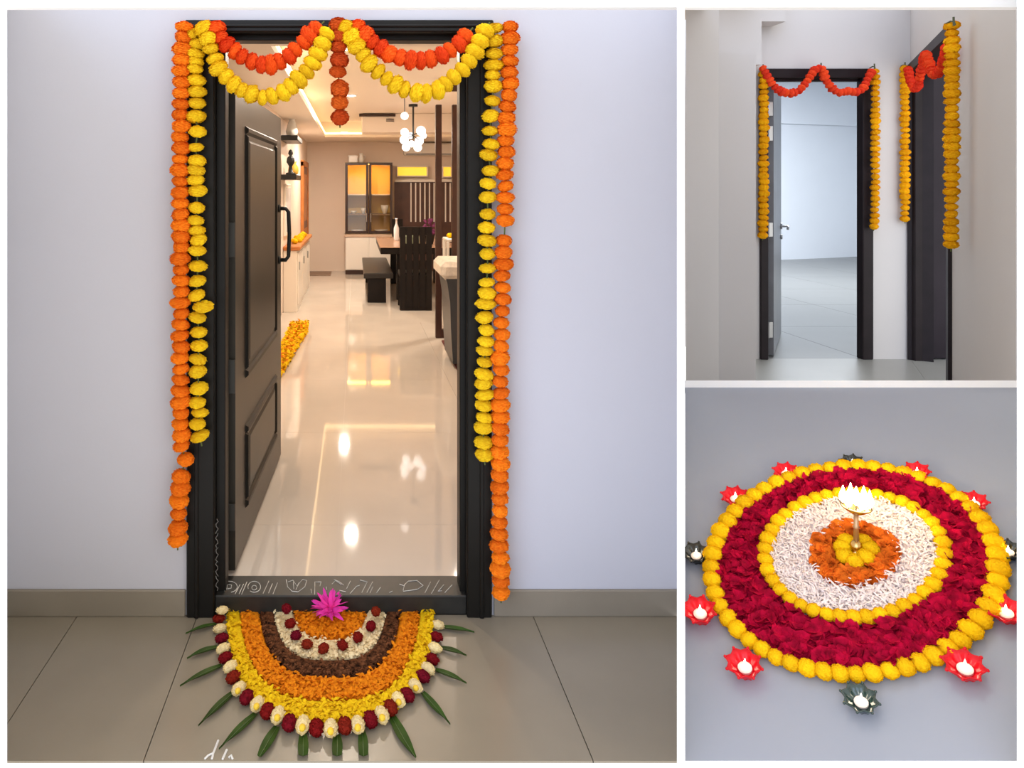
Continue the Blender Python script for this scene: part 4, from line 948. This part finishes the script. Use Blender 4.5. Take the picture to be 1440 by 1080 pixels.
for p, w in hk:
    m = MB(); m.tube([p+Vector((0, .05, .005)), p+Vector((0, .02, .012)), p+Vector((0, 0, .006)), p+Vector((.002, -.004, -.012))], .004, 6); m.tube([p+Vector((0, 0, -.015)), p+Vector((-.002, 0, .028))], .005, 6)
    tag(m.build('hook', hookm), 'small olive hook holding garlands at the '+w, 'hook', 'garland hooks')

# ------------------------------------------------------------------ sloping platform with the round rangoli (lower right)
A_, B_ = math.radians(-22), math.radians(14)
PN = Vector((math.sin(A_), -math.cos(A_)*math.sin(B_), math.cos(A_)*math.cos(B_)))
PC = at(1204, 786, 1.75); EYEV = Vector((0, 0, EYE))
def pp(u, v, h=0.0):
    d = Vector(((u-U0)/F, 1, (V0-v)/F)); return EYEV+d*((PN.dot(PC-EYEV)+h)/PN.dot(d))
QP = UP.rotation_difference(PN)
cs = [pp(963.4, 1070), pp(1430, 1070), pp(1430, 545), pp(963.4, 545)]
m = MB(); m.prism([(p.x, p.y, 0) for p in cs], cs)
plat = m.build('floor_platform', [white, tilep]); plat.data.polygons[1].material_index = 1
struct(plat, 'sloping pale blue-grey floor carrying the round flower rangoli', 'floor')
m = MB(); a0, a1 = pp(963.4, 545), pp(1430, 545); b0, b1 = at(963.4, 535, a0.y), at(1430, 535, a1.y); off = Vector((.0, .03, 0))
m.prism([a0-UP*.02, a1-UP*.02, a1-UP*.02+off, a0-UP*.02+off], [b0, b1, b1+off-UP*.01, b0+off-UP*.01])
struct(m.build('trim_4', white), 'white upstand along the upper edge of the sloping rangoli floor', 'upstand')
# ring of balls: pixel ellipse to the sloping floor
def ring(cu, cv, a, b, n, ph=0): return [(cu+a*math.cos(2*math.pi*k/n+ph), cv+b*math.sin(2*math.pi*k/n+ph)) for k in range(n)]
def even_ring(cu, cv, a, b, n):
    fine = [(cu+a*math.cos(2*math.pi*k/720), cv+b*math.sin(2*math.pi*k/720)) for k in range(721)]
    P_ = [pp(u, v) for u, v in fine]; L = [0]
    for i in range(720): L.append(L[-1]+(P_[i+1]-P_[i]).length)
    out = []; j = 0
    for k in range(n):
        t = L[-1]*k/n
        while L[j+1] < t: j += 1
        out.append(P_[j])
    return out, L[-1]/n
def px_ring(cu, cv, a, b, n, rnd):
    """n heads spaced evenly as the photograph shows them; each with the radius its gap leaves"""
    fine = [(cu+a*math.cos(2*math.pi*k/720), cv+b*math.sin(2*math.pi*k/720)) for k in range(721)]
    P_ = [pp(u, v) for u, v in fine]; L = [0]
    for i in range(720): L.append(L[-1]+.5*(P_[i+1]-P_[i]).length/.0018+.5*math.dist(fine[i], fine[i+1]))
    idx = []; j = 0
    for k in range(n):
        t = L[-1]*k/n
        while L[j+1] < t: j += 1
        idx.append(j)
    out = []
    for k in range(n):
        a_, b_ = P_[idx[k-1]], P_[idx[(k+1) % n]]; out.append((P_[idx[k]], (b_-a_).length/4))
    return out
for (cu, cv, a, b, n, lbl, grp) in ((1204.5, 809, 201, 146, 54, 'golden marigold in the outer ring of the round rangoli', 'outer ring of marigolds'), (1204, 787, 126, 88, 40, 'golden marigold in the inner ring of the round rangoli', 'inner ring of marigolds')):
    for kr, (p, gap) in enumerate(px_ring(cu, cv, a, b, n, R)):
        s_ = min(max(gap*1.22, .0175), .029)*R.uniform(.95, 1.06)
        c_ = p+PN*s_*.80
        tag(inst('marigold', R.choice(FM['gold']), c_, None, QP @ rand_q(R, .35), (s_, s_, s_*1.0)), lbl+', %s clockwise from its rightmost' % nth(kr+1), 'flower', grp)
for k, (u, v) in enumerate(((1187, 775), (1191, 788), (1204, 795), (1220, 789), (1226, 777), (1217, 767), (1193, 767))):
    s_ = .0205; p = pp(u, v+3)
    tag(inst('marigold', R.choice(FM['gold']), p+PN*s_*.95, None, QP @ rand_q(R, .3), (s_,)*3), 'golden marigold beside the oil lamp foot, %s of its small ring' % ('leftmost', 'front left', 'frontmost', 'front right', 'rightmost', 'back right', 'back left')[k], 'flower', 'marigolds around the oil lamp')
def annulus(c0, r0, c1, r1):
    """random points between two pixel ellipses on the sloping floor"""
    def f(r):
        t = math.sqrt(r.random()); a = r.uniform(0, 2*math.pi)
        u = (c0[0]+r0[0]*math.cos(a))*(1-t)+(c1[0]+r1[0]*math.cos(a))*t; v = (c0[1]+r0[1]*math.sin(a))*(1-t)+(c1[1]+r1[1]*math.sin(a))*t
        return pp(u, v)
    return f
def disc_bed(m_, c0, r0, c1, r1, h, parent):
    m = MB(); n = 64; rows = []
    for k in range(n):
        a = 2*math.pi*k/n
        rows.append([pp((c0[0]+r0[0]*math.cos(a))*(1-t)+(c1[0]+r1[0]*math.cos(a))*t, (c0[1]+r0[1]*math.sin(a))*(1-t)+(c1[1]+r1[1]*math.sin(a))*t, hh) for t, hh in ((0, .0004), (.06, h), (.94, h), (1, .0004))])
    m.raw([p for r in rows for p in r], [(i*4+j, i*4+j+1, ((i+1) % n)*4+j+1, ((i+1) % n)*4+j) for i in range(n) for j in range(3)])
    return m.build('petal_bed', m_, parent)
cr_o, rr_o, cr_i, rr_i = (1204.5, 808), (194, 139), (1204, 787), (131, 93)
rose = petal_mat('crimson_rose_petals', (.40, .002, .030), .5, 45, 0)
wht = petal_mat('blush_white_petals', (.93, .80, .75), .10, 90, 0)
org2 = petal_mat('orange_red_petals', (.92, .15, .012), .55, 35, 0)
t = thing('petal_band', pp(1204, 925), 'broad crimson rose petal band between the two marigold rings', 'petals', 'petal fields of the round rangoli')
disc_bed(rose, cr_i, rr_i, cr_o, rr_o, .008, t)
o = petals('p', annulus(cr_i, (129, 91), cr_o, (192, 137)), 2000, .026, rose, .012, 1.5, .55, .35, 41, PN, round_=True).build('petals', rose, t); o['kind'] = 'stuff'
t = thing('petal_band', pp(1204, 850), 'blush white shredded petal field inside the inner marigold ring', 'petals', 'petal fields of the round rangoli')
disc_bed(wht, (1203, 785), (52, 36), (1204, 787), (121, 84), .008, t)
o = petals('p', annulus((1203, 785), (54, 37), (1204, 787), (118, 82)), 4200, .019, wht, .014, 5, .9, .5, 42, PN).build('petals', wht, t); o['kind'] = 'stuff'
t = thing('petal_band', pp(1204, 815), 'orange and red petal ring around the oil lamp', 'petals', 'petal fields of the round rangoli')
disc_bed(org2, (1204, 781), (8, 6), (1203, 784), (56, 40), .005, t)
o = petals('p', annulus((1204, 781), (34, 24), (1203, 785), (58, 42)), 420, .026, org2, .010, 1.8, .7, .3, 43, PN, round_=True).build('petals', org2, t); o['kind'] = 'stuff'
# brass oil lamp
brass = mat('polished_brass', (.62, .42, .16), .22, 1)
flame = mat('lamp_flame', (1, .9, .6), .5, emit=(1, .80, .42), strength=26)
LB = pp(1204, 783); sc = .0018
lamp = thing('oil_lamp', LB, 'small brass oil lamp with burning wicks at the centre of the round rangoli', 'oil lamp')
Hs = .118
m = MB(); m.lathe([(.026, -.012), (.026, .004), (.020, .010), (.010, .016), (.014, .024), (.013, .032), (.007, .040)], LB, 20); m.build('base', brass, lamp, smooth=True)
m = MB(); m.lathe([(.0065, .036), (.0055, .07), (.008, .074), (.0055, .078), (.005, Hs-.012)], LB, 14); m.build('stem', mat('aged_brass', (.55, .36, .20), .35, .8), lamp, smooth=True)
m = MB(); m.lathe([(.006, Hs-.014), (.020, Hs-.006), (.031, Hs+.002), (.033, Hs+.006), (.029, Hs+.006), (.018, Hs), (.004, Hs-.001)], LB, 20); m.build('oil_bowl', brass, lamp, smooth=True)
fm = MB(); fm.lathe([(.0005, 0), (.0052, .006), (.0072, .013), (.0058, .021), (.0028, .031), (.0004, .040)], (0, 0, 0), 10); fm = fm.mesh('flame', flame, True)
wk = MB(); wk.tube([(0, 0, -.008), (0, 0, .004)], .0015, 5); wk = wk.mesh('wick', mat('burnt_wick', (.03, .02, .015), .9))
for k in range(6):
    a = 2*math.pi*k/6+.35; p = LB+Vector((.027*math.cos(a), .027*math.sin(a), Hs+.008)); w_ = inst('wick', wk, p, lamp)
    inst('flame', fm, p, w_, scale=(1.25, 1.25, 1.05+.15*R.random()))
p = LB+Vector((0, 0, Hs+.004)); w_ = inst('wick', wk, p, lamp); inst('flame', fm, p+Vector((0, 0, .004)), w_, scale=(1.5, 1.5, 1.2))
l = bpy.data.lights.new('flame_glow', 'POINT'); l.energy = 1.3; l.color = (1, .72, .38); l.shadow_soft_size = .03
lo_ = bpy.data.objects.new('flame_light', l); C.objects.link(lo_); lo_.location = LB+Vector((0, 0, Hs+.055)); put(lo_, lamp)
# little lamps around the rangoli
redg = mat('red_glass', (.58, .002, .010), .25, spec=.3, emit=(1, .01, .02), strength=.10)
grn = mat('dark_green_glazed', (.012, .035, .028), .15, coat=.6)
slv = mat('dark_metal_diya', (.06, .06, .055), .25, .8)
wax = mat('pale_wax', (.85, .72, .62), .5)
sf = mat('small_flame', (1, .9, .7), .5, emit=(1, .85, .65), strength=14)
def star(a): return 1+.10*math.cos(8*a)
def diya(u, v, w, m_, lbl, grp):
    p = pp(u, v); d = (p-EYEV).length; s_ = w/2*p.y/F
    t = thing('star_diya', p, lbl, 'diya lamp', grp)
    m = MB(); n = 48
    m.lathe([(s_*.50, 0), (s_*.52, s_*.08), (s_*.75, s_*.45), (s_*1.0, s_*.85), (s_*.95, s_*.88), (s_*.68, s_*.52), (s_*.42, s_*.30), (s_*.05, s_*.28)], p, n, PN, star); m.build('cup', m_, t, smooth=True)
    m = MB(); m.lathe([(s_*.40, s_*.29), (s_*.42, s_*.46), (s_*.30, s_*.48)], p, 16, PN); m.build('wax', wax, t)
    m = MB(); b_ = p+PN*s_*.48; m.lathe([(.0004, 0), (s_*.09, s_*.10), (s_*.11, s_*.20), (s_*.05, s_*.40), (.0003, s_*.55)], b_, 10); m.build('flame', sf, t, smooth=True)
    m = MB()
    for k in range(8):
        a = 2*math.pi*k/8; m.ball(p+QP @ Vector((s_*1.1*math.cos(a), s_*1.1*math.sin(a), s_*.86)), s_*.10, 6, 4)
    m.build('rim_beads', m_, t, smooth=True)
GR, GD = 'red star diyas around the round rangoli', 'dark diyas around the round rangoli'
for (u, v, w, lbl) in ((1107, 671, 29, 'red star-shaped diya at the upper left behind the outer ring'), (1036, 707, 32, 'red star-shaped diya at the left behind the outer ring'), (1291, 671, 30, 'red star-shaped diya at the upper right behind the outer ring'), (1371, 714, 32, 'red star-shaped diya at the right behind the outer ring'),
                       (987, 870, 42, 'red star-shaped diya at the left end beside the party wall'), (1050, 946, 44, 'red star-shaped diya at the front left of the round rangoli'), (1359, 948, 46, 'red star-shaped diya at the front right of the round rangoli'), (1416, 869, 42, 'red star-shaped diya at the right end beside the side wall')):
    diya(u, v, w, redg, lbl, GR)
diya(1200, 658, 27, slv, 'dark metal diya at the very back of the round rangoli', GD)
diya(981, 787, 33, slv, 'dark metal diya at the left edge beside the party wall', GD)
diya(1419, 782, 32, slv, 'dark metal diya at the right edge beside the side wall', GD)
diya(1213, 994, 42, grn, 'dark green star-shaped diya in front of the round rangoli', GD)
